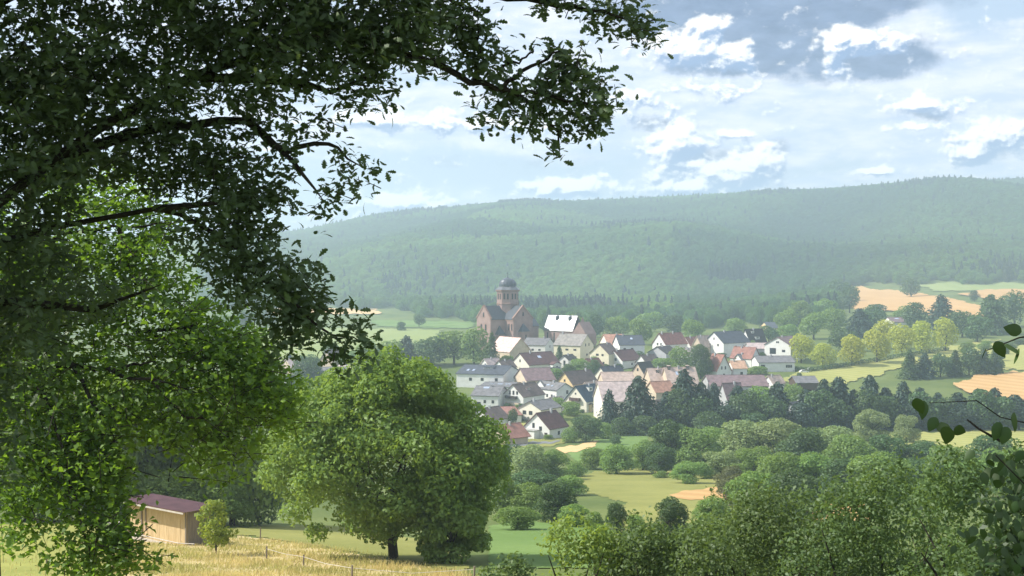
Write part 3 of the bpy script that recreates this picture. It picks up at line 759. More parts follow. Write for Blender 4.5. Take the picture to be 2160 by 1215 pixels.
def village():
    H = house
    # --- front row
    H('small white gabled house with maroon roof, lowest of the village by the meadow', 1132, 925, 54, 52, 22, 40, 36, 'white', 'r_maroon',
      [w_(-.25, .52, .9, 1.6), w_(.3, .42)], [(.5, .5, 1.2, 1.2)], [('porch', -.38, 6.2, 2.7, 3.0), ('garagedoor', -.5, 2.6, 2.2, 3.0), ('door', .72), ('chim', .7)])
    H('cream bungalow with low grey roof, just above the maroon-roofed white house', 1117, 890, 48, 42, 27, 44, 38, 'cream', 'r_grey',
      [w_(-.45, .45, 1.6, 1.4), w_(.1, .45, 1.6, 1.4)], [(.25, .5, 1.0, 2.0), (.6, .5, 1.2, 1.3)], [('balc', -.55, .2, 5.0, .8, 'greywall'), ('chim', .15)])
    H('white house with dark brown roof and black balcony over a red lean-to', 1082, 860, 44, 48, 24, 46, 38, 'white', 'r_brown',
      [w_(-.3, .66, .9, 1.6), w_(.05, .66, .9, 1.6), w_(.4, .66, .9, 1.3)], [(.4, .5, 1.2, 1.2)], [('balc', -.1, .47, 5.4, 1.0, 'darkframe'), ('balc', 0.05, .18, 6.5, 1.0, 'beige'), ('dorm', .45, .55, 2.4, 1.0, 'purple_dorm')])
    H('low white garage with red lean-to roof under the balcony house', 1058, 884, 30, 25, 16, 26, 78, 'white', 'r_red', [], [(.5, .5, 1.2, .9)], [], cat='garage', name='garage_building')
    H('grey roofed house with bright roof window, behind the balcony house', 1192, 850, 36, 41, 28, 50, -44, 'white', 'r_grey',
      [w_(.25, .55, 1.1, 1.5), w_(-.3, .2), w_(.3, .2)], [(.2, .55, 1.0, 1.2), (.4, .55, 1.0, 1.2), (.6, .55, 1.0, 1.2), (.8, .55, 1.3, 1.2)], [('sky', .55, .35, 1.6), ('sky', .35, .42, .8), ('wing', .78, 4.4, -.9, 6.6, 8.6, 'white', 'r_grey')])
    H('cream gabled house with steep blue roof and white dormer', 1214, 868, 46, 52, 22, 40, 36, 'cream', 'r_blue',
      [w_(0, .72, .7, .7), w_(-.42, .27, 1.8, 1.2), w_(.2, .27, 1.8, 1.2)], [(.3, .55, 1.5, 1.4), (.6, .55, 1.5, 1.4)], [('balc', 0, .50, 4.6, 1.1), ('dorm', .55, .42, 2.4, 1.7), ('wing', .2, 1.8, .4, 2.8, 3.0, 'orange', 'r_dark')])
    H('house with orange gable and long brown roof behind the blue roof', 1191, 828, 34, 42, 18, 54, 40, 'orange', 'r_brown', [w_(0, .6, .9, 1.0)], [], [('chim', .8)])
    H('house with red hipped roof at the meadow edge, beside the big walnut crown', 1048, 938, 40, 40, 18, 46, 52, 'beige', 'r_red', [w_(0, .25)], [], [], over=.8)
    H('brown roofed house half hidden behind the right edge of the walnut tree', 1012, 905, 46, 42, 20, 40, 40, 'white', 'r_brown', [w_(-.2, .5), w_(.3, .5), w_(0, .2)], [], [])
    # --- left middle
    H('long white house with wide dark roof and three roof windows', 1078, 812, 32, 40, 26, 98, -74, 'white', 'r_slate', [w_(.4, .35, .9, 1.6)], [(.15, .6, 1.3, 1.3), (.45, .6, 1.3, 1.3), (.7, .6, 1.3, 1.3)],
      [('sky', .82, .5, 1.1), ('sky', .70, .5, 1.1), ('dorm', .42, .45, 4.5, 1.0, 'greywall')])
    H('flat workshop with grey roof lights, in front of the long white house', 1090, 828, 22, 20, 16, 66, -78, 'white', 'r_grey', [], [(.3, .5, 1.5, .9), (.7, .5, 1.5, .9)], [('sky', .2, .35, 2.2), ('sky', .45, .35, 2.2), ('sky', .7, .35, 2.2)], cat='workshop', name='workshop')
    H('low house with plain dark grey roof left of the balcony house', 1062, 858, 22, 42, 26, 56, -74, 'white', 'r_grey', [], [(.2, .55, 1.0, 1.2), (.5, .55, 1.0, 1.2), (.75, .3, 2.0, 2.0)], [('sky', .6, .1, 2.4)])
    H('wide purple-brown roofed building between white house and cream gable', 1098, 822, 26, 44, 22, 60, 72, 'beige', 'r_purple', [], [(.5, .5, 1.2, 1.2)], [], name='barn', cat='barn')
    H('cream gabled house with long dark maroon roof below the church', 1097, 786, 38, 40, 17, 66, 50, 'cream', 'r_maroon', [w_(0, .62, .9, 1.3), w_(.5, .2, 1.4, 1.0)], [(.3, .5, 1.3, 1.0)],
      [('sky', .5, .3, 2.0), ('wing', .78, 5.4, 2.8, 3.6, 4.6, 'white'), ('chim', .3)])
    H('small white annexe house with dark door, right of the cream gable', 1189, 776, 20, 26, 17, 18, 30, 'white', 'r_dark', [w_(.15, .4, 1.1, 2.4)], [], [])
    H('white house with grey roof standing just below the church gable', 1160, 748, 20, 34, 21, 48, -70, 'white', 'r_grey', [w_(0, .5)], [(.25, .55, 1.3, 1.0), (.55, .55, 1.3, 1.0), (.8, .55, 1.3, 1.0)], [])
    wet = H('long low barn with sun glare painted on red roof before the church', 1098, 758, 46, 44, 16, 44, -40, 'beige', 'r_glarepink', [], [], [], name='barn', cat='barn')
    # --- yellow row and upper middle
    H('long yellow house with brown-grey roof and cross gable', 1238, 762, 28, 56, 34, 56, -64, 'yellow', 'r_grey2', [w_(-.2, .62, .9, 1.4), w_(.3, .62, .9, 1.4), w_(0, .25, 1.6, 1.0)], [(.2, .75, 1.6, .9), (.2, .3, 1.8, 1.0), (.5, .75, 1.6, .9), (.82, .7, .9, 1.8)], [('chim', .9)])
    H('yellow gabled house with columned porch below the orange roof', 1264, 776, 40, 50, 30, 22, 35, 'yellow', 'r_brown', [w_(-.2, .55, 1.6, 1.0), w_(.35, .55, 1.2, 1.0), w_(-.3, .2, 1.8, 1.6), w_(.45, .2, 1.0, 1.5)], [], [('porch', 0, 3.2, 2.6, 1.5, 'beige', 'r_grey2')])
    H('house with bright orange roof between yellow and white houses', 1274, 752, 18, 46, 27, 40, 76, 'cream', 'r_orangeroof', [], [(.5, .5, 1.2, 1.2)], [])
    H('white house with slate roof and one glinting roof window', 1300, 762, 14, 54, 36, 52, 76, 'white', 'r_slate', [], [(.2, .75, 1.2, 1.3), (.5, .75, 1.2, 1.3)], [('sky', .55, .28, 1.2)])
    H('white gabled house with two square windows and big maroon hip roof', 1295, 776, 36, 36, 16, 40, 42, 'white', 'r_maroon', [w_(-.25, .5, 1.3, 1.3), w_(.2, .5, 1.3, 1.3)], [(.5, .5, 1.0, 1.0)], [('chim', .1)])
    H('cream gabled house with dark slate roof under the two-window gable', 1267, 812, 34, 37, 14, 40, 44, 'cream', 'r_slate', [w_(-.2, .4)], [], [])
    H('barn with pale beige roof facing the meadow', 1268, 830, 16, 44, 22, 64, 76, 'beige', 'r_beigeroof', [], [], [], name='barn', cat='barn')
    H('largest barn with pale pinkish roof above the two spruces', 1262, 884, 20, 78, 42, 88, 78, 'cream', 'r_pinkroof', [], [(.42, .75, 1.0, 1.4), (.40, .25, 1.2, 1.6), (.6, .25, 1.2, 1.6)], [], name='barn', cat='barn')
    H('beige gabled barn with dark roof right of the pinkish barn', 1345, 822, 44, 56, 20, 26, 40, 'beige', 'r_dark', [w_(0, .75, .9, 1.2)], [], [], name='barn', cat='barn')
    H('courtyard house with pale brown roof and small dark dormers', 1366, 832, 20, 54, 24, 60, 72, 'beige', 'r_beigeroof', [], [(.4, .4, 1.0, 1.2)], [('dorm', .3, .3, 1.2, 1.3, 'darkframe')])
    H('pale brown roofed house with bright roof window behind the spruces', 1402, 836, 20, 60, 26, 62, 72, 'beige', 'r_beigeroof', [], [(.4, .4, 1.0, 1.2)], [('sky', .35, .25, 1.0), ('dorm', .12, .15, 1.1, 1.5, 'darkframe'), ('dorm', .75, .15, 1.1, 1.5, 'darkframe')])
    H('low outbuilding with orange-red eaves roof among the spruces', 1372, 850, 24, 44, 24, 40, 58, 'beige', 'r_orangeroof', [w_(0, .3)], [(.4, .5, 1.0, 1.5), (.75, .5, 1.2, .8)], [], name='outbuilding', cat='outbuilding')
    H('small house with tan canopy roof, lowest among the spruces', 1378, 902, 22, 56, 30, 32, 50, 'greywall', 'r_beigeroof', [w_(0, .3)], [(.5, .3, 1.0, 1.2)], [])
    # --- upper right
    H('white house with dark red roof and chimneys, upper middle of the village', 1390, 748, 28, 44, 22, 46, 48, 'white', 'r_red2', [w_(-.2, .5), w_(.3, .5)], [(.6, .55, .9, 1.0), (.85, .55, .9, 1.0)], [('chim', .1), ('chim', .6)])
    H('small grey gabled house with dark roof below the dark red roof', 1386, 765, 38, 33, 20, 26, 42, 'greywall', 'r_dark', [w_(0, .3, 1.8, 1.0)], [], [])
    H('tan roofed cottage left of the tall white gable', 1470, 752, 22, 42, 20, 24, 40, 'beige', 'r_beigeroof', [w_(0, .4)], [], [])
    H('tall white gabled house with long slate roof and arched doorways', 1506, 752, 40, 51, 29, 56, 45, 'white', 'r_slate', [w_(0, .74, .8, 1.2), w_(-.42, .48, 1.1, 1.2), w_(.42, .48, 1.1, 1.2), w_(-.4, .08, 1.2, 1.6), w_(.45, .08, 2.0, 1.7)], [(.45, .68, 1.5, 1.5), (.75, .68, .8, 1.7), (.92, .68, .8, 1.7)], [])
    H('dark roofed house with white dormers behind the tall white gable', 1572, 742, 22, 46, 18, 34, 48, 'white', 'r_dark', [w_(0, .5)], [], [('dorm', .35, .3, 2.0, 1.2), ('dorm', .5, .7, 3.0, 1.4)])
    H('low pinkish hall roof beside the dark roofed house', 1576, 756, 14, 32, 22, 42, 76, 'greywall', 'r_pinkroof', [], [(.3, .5, 2.4, 1.6), (.7, .5, 2.4, 1.6)], [], name='hall', cat='hall')
    H('wide white gabled house with big dark glass front at the village end', 1640, 762, 54, 50, 34, 30, 26, 'white', 'r_purple', [w_(-.06, .80, .7, .9), (.06, .80, .7, .9), (-.36, .42, 3.4, 3.0), (.46, .44, 1.8, 1.2), (.52, .2, 1.6, 1.2)], [], [('balc', -.36, .18, 4.5, 1.0, 'greywall')])
    H('house with worn red roof and white end gable before the hall', 1594, 774, 18, 40, 18, 44, -64, 'white', 'r_red', [w_(0, .4, .9, 1.2)], [(.4, .4, 1.2, 1.2)], [])
    H('grey hip-roofed bungalow with row of small windows below the glass front', 1592, 780, 16, 28, 17, 74, 76, 'white', 'r_grey', [], [(.12, .55, 1.9, 1.5), (.78, .55, .9, 1.3), (.84, .55, .9, 1.3), (.90, .55, .9, 1.3)], [])
    H('narrow house with very steep red roof, upper right village', 1527, 802, 30, 52, 20, 24, -36, 'white', 'r_red', [w_(-.3, .5, .7, 1.4), w_(.2, .5, .7, 1.4), w_(0, .2, .9, 1.4)], [], [])
    H('small house with orange-beige roof right of the steep red roof', 1540, 796, 14, 34, 20, 28, 70, 'white', 'r_orangeroof2', [], [(.6, .5, 1.2, 1.2)], [])
    H('long low barn with faded red roof along the lower lane', 1490, 830, 18, 38, 20, 118, 80, 'greywall', 'r_purple', [], [(.2, .5, 1.6, 1.0), (.6, .5, 1.6, 1.0)], [], name='barn', cat='barn')
    H('grey-purple roofed house partly hidden between dark spruces', 1524, 868, 22, 58, 26, 36, 60, 'greywall', 'r_purple', [w_(0, .3)], [(.4, .5, 1.2, 1.2)], [('balc', 0, .2, 3.0, .8, 'white')])
    H('low dark-boarded shed roof on the slope right of the spruces', 1672, 820, 16, 26, 15, 44, 76, 'woodwall', 'r_grey', [], [], [], name='field_barn', cat='barn')
    H('white house glimpsed between the dark spruces on the right', 1668, 890, 24, 40, 20, 24, 36, 'greywall', 'r_grey', [w_(0, .4)], [], [])
    # --- outlying
    H('distant farmhouse with grey-blue roof and orange end wall', 1612, 700, 18, 20, 9, 46, 72, 'orange', 'r_slate', [], [(.5, .5, 1.5, 1.2)], [], name='farmhouse', cat='farmhouse')
    H('distant white farm building with flat bright roof among trees', 1872, 692, 22, 22, 13, 30, 60, 'white', 'r_purple', [], [(.5, .5, 1.5, 1.2)], [('sky', .5, .2, 3.0)], name='farm_building', cat='farm building')
    # --- left of the walnut tree
    H('shed with glint painted white on its flat roof left of the walnut tree', 700, 806, 12, 18, 12, 56, 80, 'woodwall', 'r_glintwhite', [], [], [], name='shed_building', cat='shed', over=.7)
    H('long grey roofed hall behind the bright white roof', 664, 800, 14, 24, 14, 96, 80, 'greywall', 'r_grey', [], [(.5, .5, 2.0, 1.0)], [], name='hall', cat='hall')
    H('white-ended house with pale roof tucked behind the walnut crown', 748, 798, 22, 28, 12, 30, -40, 'white', 'r_pinkroof', [w_(0, .4)], [], [])
    H('brown gabled house under the hanging oak leaves', 688, 782, 24, 42, 22, 28, 42, 'beige', 'r_brown', [w_(0, .5)], [], [])
    H('first of two tan roofed houses on the left field edge', 604, 788, 20, 30, 15, 24, 60, 'beige', 'r_pinkroof', [], [], [])
    H('second tan roofed house, right of the small dark spruce', 640, 786, 16, 28, 14, 22, -60, 'beige', 'r_pinkroof', [], [], [])
    H('little white gabled cottage beside the dark round tree', 600, 822, 22, 26, 12, 20, 36, 'white', 'r_dark', [w_(0, .4)], [], [])
    H('red roofed house seen through the branches at far left', 106, 862, 20, 46, 20, 40, 64, 'white', 'r_red', [], [(.5, .5, 1.2, 1.2)], [])
    H('white house with pale roof seen through the middle branches', 380, 848, 26, 40, 20, 40, 60, 'white', 'r_pinkroof', [w_(0, .4)], [(.5, .5, 1.2, 1.2)], [])
M['purple_dorm'] = plain('grey_purple_boards', (.30, .24, .26), None, 1)
M['r_red2'] = roof_mat('dark_red_tiles', (.20, .085, .070)); M['r_grey2'] = roof_mat('brown_grey_tiles', (.24, .22, .20)); M['r_orangeroof2'] = roof_mat('sandy_orange_tiles', (.48, .30, .20))
M['r_glintwhite'] = plain('glint_white_roof', (.80, .76, .72), (.74, .70, .66), .6, .4, .5)  # sun glint of the flat roof put into its base colour as white
village()
def more_houses():
    """smaller houses closing the gaps of the village"""
    H = house
    H('small white house with brown roof between long white house and cream gable', 1052, 790, 24, 28, 14, 26, 44, 'white', 'r_brown', [w_(0, .4)], [(.5, .5, 1.1, 1.1)])
    H('white house with faded pink roof left above the long white house', 1022, 786, 20, 28, 14, 28, 50, 'white', 'r_pinkroof', [w_(0, .4)], [(.5, .5, 1.1, 1.1)])
    H('small white house with pale brown roof between orange gable and barn', 1234, 836, 22, 28, 13, 26, 42, 'white', 'r_beigeroof', [w_(0, .4)], [(.5, .5, 1.1, 1.1)])
    H('white house with grey roof above the grey bright-window house', 1150, 808, 24, 30, 15, 30, 46, 'white', 'r_grey', [w_(-.2, .4), w_(.3, .4)], [(.5, .5, 1.1, 1.1)])
    H('white house with pinkish roof behind the two round village trees', 1440, 768, 22, 32, 16, 34, 50, 'white', 'r_pinkroof', [w_(0, .4)], [(.5, .5, 1.1, 1.1)])
    H('little white house with brown roof right of the maroon hip roof', 1352, 778, 22, 28, 13, 26, 44, 'white', 'r_brown', [w_(0, .4)], [(.5, .5, 1.1, 1.1)])
    H('white house with muted red roof left of the tan roofed cottage', 1446, 742, 20, 30, 14, 24, 48, 'white', 'r_red2', [w_(0, .4)], [(.5, .5, 1.1, 1.1)])
    H('small pale house with beige roof at the end of the lane barn', 1620, 822, 22, 28, 13, 24, 44, 'white', 'r_beigeroof', [w_(0, .4)], [(.5, .5, 1.1, 1.1)])
    H('small white house with grey roof beside the worn red roof', 1556, 774, 20, 26, 13, 22, 46, 'white', 'r_grey', [w_(0, .4)], [(.5, .5, 1.1, 1.1)])
    H('cream house with dull brown roof behind the yellow houses', 1222, 738, 20, 30, 15, 26, 50, 'cream', 'r_brown', [w_(0, .4)], [(.5, .5, 1.1, 1.1)])
    H('white house with reddish-brown roof above the cream gable with slate roof', 1236, 786, 22, 28, 13, 26, 44, 'white', 'r_red2', [w_(0, .4)], [(.5, .5, 1.1, 1.1)])
    H('white house with pale roof left of the blue roof', 1160, 868, 22, 28, 14, 24, 44, 'white', 'r_pinkroof', [w_(0, .4)], [(.5, .5, 1.1, 1.1)])
more_houses()

# ------------------------------------------------------------------ abbey church
def church():
    x, y, z = hit(1071, 735); s = y / F
    al = math.radians(36)
    root = empty('church', (x, y, z), -math.atan2(x, y) + al, 'large red sandstone church with octagonal domed crossing tower above the village', 'church')
    # own frame: -Y is the right gable's outward side, -X the left gable's; the inner corner of the two arms faces the viewer
    Wd = 50 * s; q = Wd / 2; EV = 64 * s; RG = 90 * s; D0 = -14
    AR = q + 31 * s / math.sin(al) * .55; AL = q + 30 * s / math.cos(al)
    def arm(axis, length, back, nm):
        mb = MB()
        def T(u, v, zz): return (v, -u, zz) if axis == 'Y' else (-u, v, zz)
        P = [T(length, -q, D0), T(length, q, D0), T(length, q, EV), T(length, 0, RG), T(length, -q, EV), T(-back, -q, D0), T(-back, q, D0), T(-back, q, EV), T(-back, 0, RG), T(-back, -q, EV)]
        mb.add(P, [(0, 1, 2, 3, 4), (6, 5, 9, 8, 7), (1, 6, 7, 2), (5, 0, 4, 9), (2, 7, 8, 3), (3, 8, 9, 4)])
        w = mb.build(nm, M['sandstone'], root)
        r = MB(); o = .5; sl_ = (RG - EV) / q; up = .35
        for sg in (1, -1):
            r.slab([T(length - .9, 0, RG + up), T(length - .9, sg * (q + o), EV - o * sl_ + up), T(-back, sg * (q + o), EV - o * sl_ + up), T(-back, 0, RG + up)], .3)
        r.build('transept_roof', M['lead'], root)
        # gable coping and cornice band in paler stone
        c = MB()
        for sg in (1, -1):
            c.slab([T(length + .25, 0, RG + .9), T(length + .25, sg * (q + .5), EV + .5), T(length - .9, sg * (q + .5), EV + .5), T(length - .9, 0, RG + .9)], .7)
        c.build('gable_coping', M['sandstone_pale'], w)
        c = MB(); c.box(*[tuple(map(min, zip(T(length - .2, -q - .25, EV - .9), T(-back, q + .25, EV - .3)))), tuple(map(max, zip(T(length - .2, -q - .25, EV - .9), T(-back, q + .25, EV - .3))))])
        c.build('cornice', M['sandstone_pale'], w)
        return w, T
    def lancet(parent, T, u, v, zc, w, h, onside=None):
        """round-headed window; onside = outward sign when on a long wall"""
        pts = [(-w / 2, -h / 2), (w / 2, -h / 2), (w / 2, h / 2 - w / 2)] + [(w / 2 * math.cos(a), h / 2 - w / 2 + w / 2 * math.sin(a)) for a in np.linspace(.4, math.pi - .4, 5)] + [(-w / 2, h / 2 - w / 2)]
        def ring(k, dep):
            if onside is None: return [T(u + dep, v + a * k, zc + b * (k if k < 1 else 1 + (k - 1) * .6)) for a, b in pts]
            return [T(u + a * k, v + onside * dep, zc + b * (k if k < 1 else 1 + (k - 1) * .6)) for a, b in pts]
        n = len(pts)
        m = MB(); m.add(ring(1.35, .12) + ring(1.35, -.2), [tuple(range(n)), tuple(range(2 * n - 1, n - 1, -1))] + [(i, i + n, (i + 1) % n + n, (i + 1) % n) for i in range(n)])
        f = m.build('window', M['sandstone_pale'], parent)
        m = MB(); m.add(ring(1.0, .17) + ring(1.0, 0), [tuple(range(n)), tuple(range(2 * n - 1, n - 1, -1))] + [(i, i + n, (i + 1) % n + n, (i + 1) % n) for i in range(n)])
        m.build('pane', M['pane'], f)
    BK = q + 6
    wr, TR = arm('Y', AR, q - .4, 'right_transept'); wl, TL = arm('X', AL, q - .6, 'left_transept')
    for v in (-.36, 0, .36): lancet(wr, TR, AR, v * q, EV * .30, 1.1, 3.4)
    lancet(wr, TR, AR, 0, RG - 4.2, .9, 2.2)
    for v in (-.32, .32): lancet(wl, TL, AL, v * q, EV * .70, 1.3, 4.4)
    lancet(wl, TL, AL, 0, RG - 4.6, 1.0, 2.6); lancet(wl, TL, AL, 0, EV * .32, 1.2, 3.0)
    for u in (.62, .80): lancet(wr, TR, AR * u + 1.5, -q, EV * .74, 1.0, 3.6, -1)
    for u in (.60, .80): lancet(wl, TL, AL * u + 1.5, -q, EV * .36, 1.0, 2.6, -1)
    # triangular chapel gables standing proud of the walls, with dark steep roofs
    def chapel(T, u0, v, onside, ww, hh, zz, dep):
        m = MB()
        if onside is None:
            A = lambda du, dv, z_: T(u0 + du, v + dv, z_)
        else: A = lambda du, dv, z_: T(u0 + dv, v + onside * du, z_)
        m.add([A(0, -ww / 2, D0), A(0, ww / 2, D0), A(dep, ww / 2 * .8, D0), A(dep, -ww / 2 * .8, D0), A(0, -ww / 2, zz), A(0, ww / 2, zz), A(dep, ww / 2 * .8, zz), A(dep, -ww / 2 * .8, zz)],
              [(0, 1, 5, 4), (1, 2, 6, 5), (2, 3, 7, 6), (3, 0, 4, 7), (4, 5, 6, 7)])
        c = m.build('side_chapel', M['sandstone'], root)
        m = MB(); m.add([A(0, -ww / 2 - .4, zz + .02), A(0, ww / 2 + .4, zz + .02), A(dep + .4, ww / 2 * .8 + .4, zz + .02), A(dep + .4, -ww / 2 * .8 - .4, zz + .02), A(0, 0, zz + hh)],
              [(0, 1, 2, 3), (1, 0, 4), (2, 1, 4), (3, 2, 4), (0, 3, 4)])
        m.build('chapel_roof', M['lead'], c)
        if onside is None: lancet(c, T, u0 + dep, v, zz * .72, .8, 2.4)
        else: lancet(c, T, u0, v + onside * dep, zz * .72, .8, 2.4, onside)
    chapel(TR, AR, 0, None, 6.0, 4.6, EV * .60, 2.6)
    chapel(TL, AL * .55 + 1.5, -q, -1, 5.4, 5.0, EV * .50, 2.4)
    # crossing tower
    R = 23.5 * s; ZT = RG - 4; ZE = RG + 32 * s
    m = MB(); m.ring([(R, ZT - 5), (R, ZE)], 8, 0, 0, math.pi / 8); tw = m.build('tower', M['sandstone'], root)
    m = MB(); m.ring([(R + .45, ZE - .5), (R + .7, ZE + .003), (R + .7, ZE + .5), (R, ZE + .55)], 8, 0, 0, math.pi / 8); m.build('tower_cornice', M['sandstone_pale'], tw)
    m = MB(); m.ring([(R + .3, RG + 1.0), (R + .35, RG + 1.4), (R, RG + 1.5)], 8, 0, 0, math.pi / 8); m.build('string_course', M['sandstone_pale'], tw)
    for k in range(8):
        a = k * math.pi / 4; Ri = R * math.cos(math.pi / 8)
        for off in (-1.0, 1.0):
            c = Vector((Ri * math.cos(a) - off * math.sin(a), Ri * math.sin(a) + off * math.cos(a), (RG + ZE) / 2 + 1.2))
            T0 = lambda u, v, zz, a=a: ((Ri + u) * math.cos(a) - v * math.sin(a), (Ri + u) * math.sin(a) + v * math.cos(a), zz)
            lancet(tw, T0, 0, off, c.z, .95, 3.2)
    # roof skirt, drum and ribbed dome with a cross
    m = MB(); m.ring([(R + .9, ZE + .55), (R * .80, ZE + 2.3), (R * .80, ZE + 2.6)], 8, 0, 0, math.pi / 8); m.build('tower_roof', M['r_wet'], tw)
    zb = ZE + 2.6; Rd = R * .80; hd = 17 * s
    prof = [(Rd, zb), (Rd * 1.0, zb + hd * .25), (Rd * .93, zb + hd * .5), (Rd * .78, zb + hd * .72), (Rd * .52, zb + hd * .9), (Rd * .2, zb + hd * 1.0), (.25, zb + hd * 1.12), (.2, zb + hd * 1.2)]
    m = MB(); m.ring(prof, 16); dm = m.build('dome', M['r_wetd'], tw)
    m = MB(); zc = zb + hd * 1.2; m.box((-.09, -.09, zc - .3), (.09, .09, zc + 2.6)); m.box((-.7, -.08, zc + 1.6), (-.092, .08, zc + 1.78)); m.box((.092, -.08, zc + 1.6), (.7, .08, zc + 1.78)); m.build('cross', M['lead'], dm)
    # aisle roof at the far left that catches the sun
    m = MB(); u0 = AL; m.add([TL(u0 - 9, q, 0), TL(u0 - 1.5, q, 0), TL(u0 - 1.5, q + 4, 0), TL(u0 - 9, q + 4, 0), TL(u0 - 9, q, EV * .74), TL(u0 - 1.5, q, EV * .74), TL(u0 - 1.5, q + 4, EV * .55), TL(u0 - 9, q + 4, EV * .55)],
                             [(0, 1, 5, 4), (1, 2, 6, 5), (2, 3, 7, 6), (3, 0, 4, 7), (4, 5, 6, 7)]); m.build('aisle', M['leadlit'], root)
    # nave running back to the right
    m = MB(); m.add([(q, -q * .62, D0), (q + 12, -q * .62, D0), (q + 12, q * .62, D0), (q, q * .62, D0), (q, -q * .62, EV * .72), (q + 12, -q * .62, EV * .72), (q + 12, q * .62, EV * .72), (q, q * .62, EV * .72), (q, 0, EV * .95), (q + 12, 0, EV * .95)],
                    [(0, 1, 5, 4), (2, 3, 7, 6), (1, 2, 6, 9, 5), (3, 0, 4, 8, 7)]); nv = m.build('nave', M['sandstone'], root)
    m = MB(); m.slab([(q, 0, EV * .95 + .4), (q + 12.3, 0, EV * .95 + .4), (q + 12.3, -q * .62 - .5, EV * .72 + .1), (q, -q * .62 - .5, EV * .72 + .1)], .3)
    m.slab([(q, 0, EV * .95 + .4), (q + 12.3, 0, EV * .95 + .4), (q + 12.3, q * .62 + .5, EV * .72 + .1), (q, q * .62 + .5, EV * .72 + .1)], .3); m.build('nave_roof', M['lead'], nv)
    return root
M['r_wetd'] = plain('dome_slate', (.060, .070, .090), (.045, .052, .068), .6, .38, .5)
church()
def abbey_wing():
    """the wing right of the church: steep roof that throws the sun back, brick walls with deep windows, end gable"""
    x, y, z = hit(1148, 738); s = y / F
    to_cam = Vector((-x, -y, CAM[2] - z - 14)).normalized()
    n = (SUN + to_cam).normalized()
    az = math.atan2(n.x, n.y)                         # horizontal facing of the glinting slope
    pit = math.acos(n.z)
    ry = math.atan2(-math.cos(az), math.sin(az))      # unused heading helper
    root = empty('abbey_wing', (x, y, z), 0, 'red stone abbey wing with steep white-glinting roof right of the church', 'abbey wing')
    f = Vector((n.x, n.y, 0)).normalized()            # outward over the slope
    e = Vector((-f.y, f.x, 0))                        # along the ridge
    if e.x < 0: e = -e
    L = 68 * s / abs(e.x); ez = 43 * s; run = 4.6; rz = ez + run * math.tan(pit)
    def Pt(u, v, zz): p = e * u - f * v; return (p.x, p.y, zz)
    m = MB(); d = 2 * run
    m.add([Pt(0, 0, -6), Pt(L, 0, -6), Pt(L, d, -6), Pt(0, d, -6), Pt(0, 0, ez), Pt(L, 0, ez), Pt(L, d, ez), Pt(0, d, ez), Pt(0, run, rz), Pt(L, run, rz)],
          [(0, 1, 5, 4), (1, 2, 6, 9, 5), (2, 3, 7, 6), (3, 0, 4, 8, 7)])
    w = m.build('wall', M['sandstone'], root)
    m = MB(); k = math.tan(pit)
    m.slab([Pt(-.3, run, rz + .35), Pt(L * .86, run, rz + .35), Pt(L * .86, -.5, ez - .5 * k + .35), Pt(-.3, -.5, ez - .5 * k + .35)], .25)
    ro = m.build('roof', M['r_wet'], root)
    m = MB(); m.slab([Pt(-.3, run, rz + .35), Pt(L * .86, run, rz + .35), Pt(L * .86, d + .5, ez - .5 * k + .35), Pt(-.3, d + .5, ez - .5 * k + .35)], .25); m.build('rear_roof', M['lead'], root)
    for u in (.28, .66):
        m = MB(); m.add([Pt(L * u - .6, run * .6, rz - 2.9), Pt(L * u + .6, run * .6, rz - 2.9), Pt(L * u + .6, run, rz - .2), Pt(L * u - .6, run, rz - .2), Pt(L * u - .6, run * .6, rz - .6), Pt(L * u + .6, run * .6, rz - .6), Pt(L * u + .6, run + .3, rz + .2), Pt(L * u - .6, run + .3, rz + .2)],
                        [(0, 1, 5, 4), (1, 2, 6, 5), (3, 0, 4, 7), (4, 5, 6, 7), (2, 3, 7, 6)]); m.build('dormer', M['lead'], ro)
    for i in range(5):
        m = MB(); u = L * (.08 + .2 * i); m.add([Pt(u, -.06, 2.0), Pt(u + .9, -.06, 2.0), Pt(u + .9, -.06, ez - 1.5), Pt(u, -.06, ez - 1.5), Pt(u, .05, 2.0), Pt(u + .9, .05, 2.0), Pt(u + .9, .05, ez - 1.5), Pt(u, .05, ez - 1.5)],
                        [(0, 1, 2, 3), (7, 6, 5, 4), (0, 4, 5, 1), (1, 5, 6, 2), (2, 6, 7, 3), (3, 7, 4, 0)]); m.build('window', M['pane'], w)
    # end gable wing
    m = MB(); g0 = L * .86
    m.add([Pt(g0, -.8, -6), Pt(g0 + 9, -.8, -6), Pt(g0 + 9, d, -6), Pt(g0, d, -6), Pt(g0, -.8, ez * .85), Pt(g0 + 9, -.8, ez * .85), Pt(g0 + 9, d, ez * .85), Pt(g0, d, ez * .85), Pt(g0 + 4.5, -.8, rz * .84), Pt(g0 + 4.5, d, rz * .84)],
          [(0, 1, 5, 8, 4), (1, 2, 6, 5), (2, 3, 7, 9, 6), (3, 0, 4, 7), (4, 8, 9, 7), (8, 5, 6, 9)]); gw = m.build('end_gable', M['sandstone'], root)
    for u in (2.2, 5.8):
        m = MB(); m.add([Pt(g0 + u, -.9, ez * .5), Pt(g0 + u + 1, -.9, ez * .5), Pt(g0 + u + 1, -.9, ez * .75), Pt(g0 + u, -.9, ez * .75), Pt(g0 + u, -.7, ez * .5), Pt(g0 + u + 1, -.7, ez * .5), Pt(g0 + u + 1, -.7, ez * .75), Pt(g0 + u, -.7, ez * .75)],
                        [(0, 1, 2, 3), (7, 6, 5, 4), (0, 4, 5, 1), (1, 5, 6, 2), (2, 6, 7, 3), (3, 7, 4, 0)]); m.build('window', M['pane'], gw)
abbey_wing()

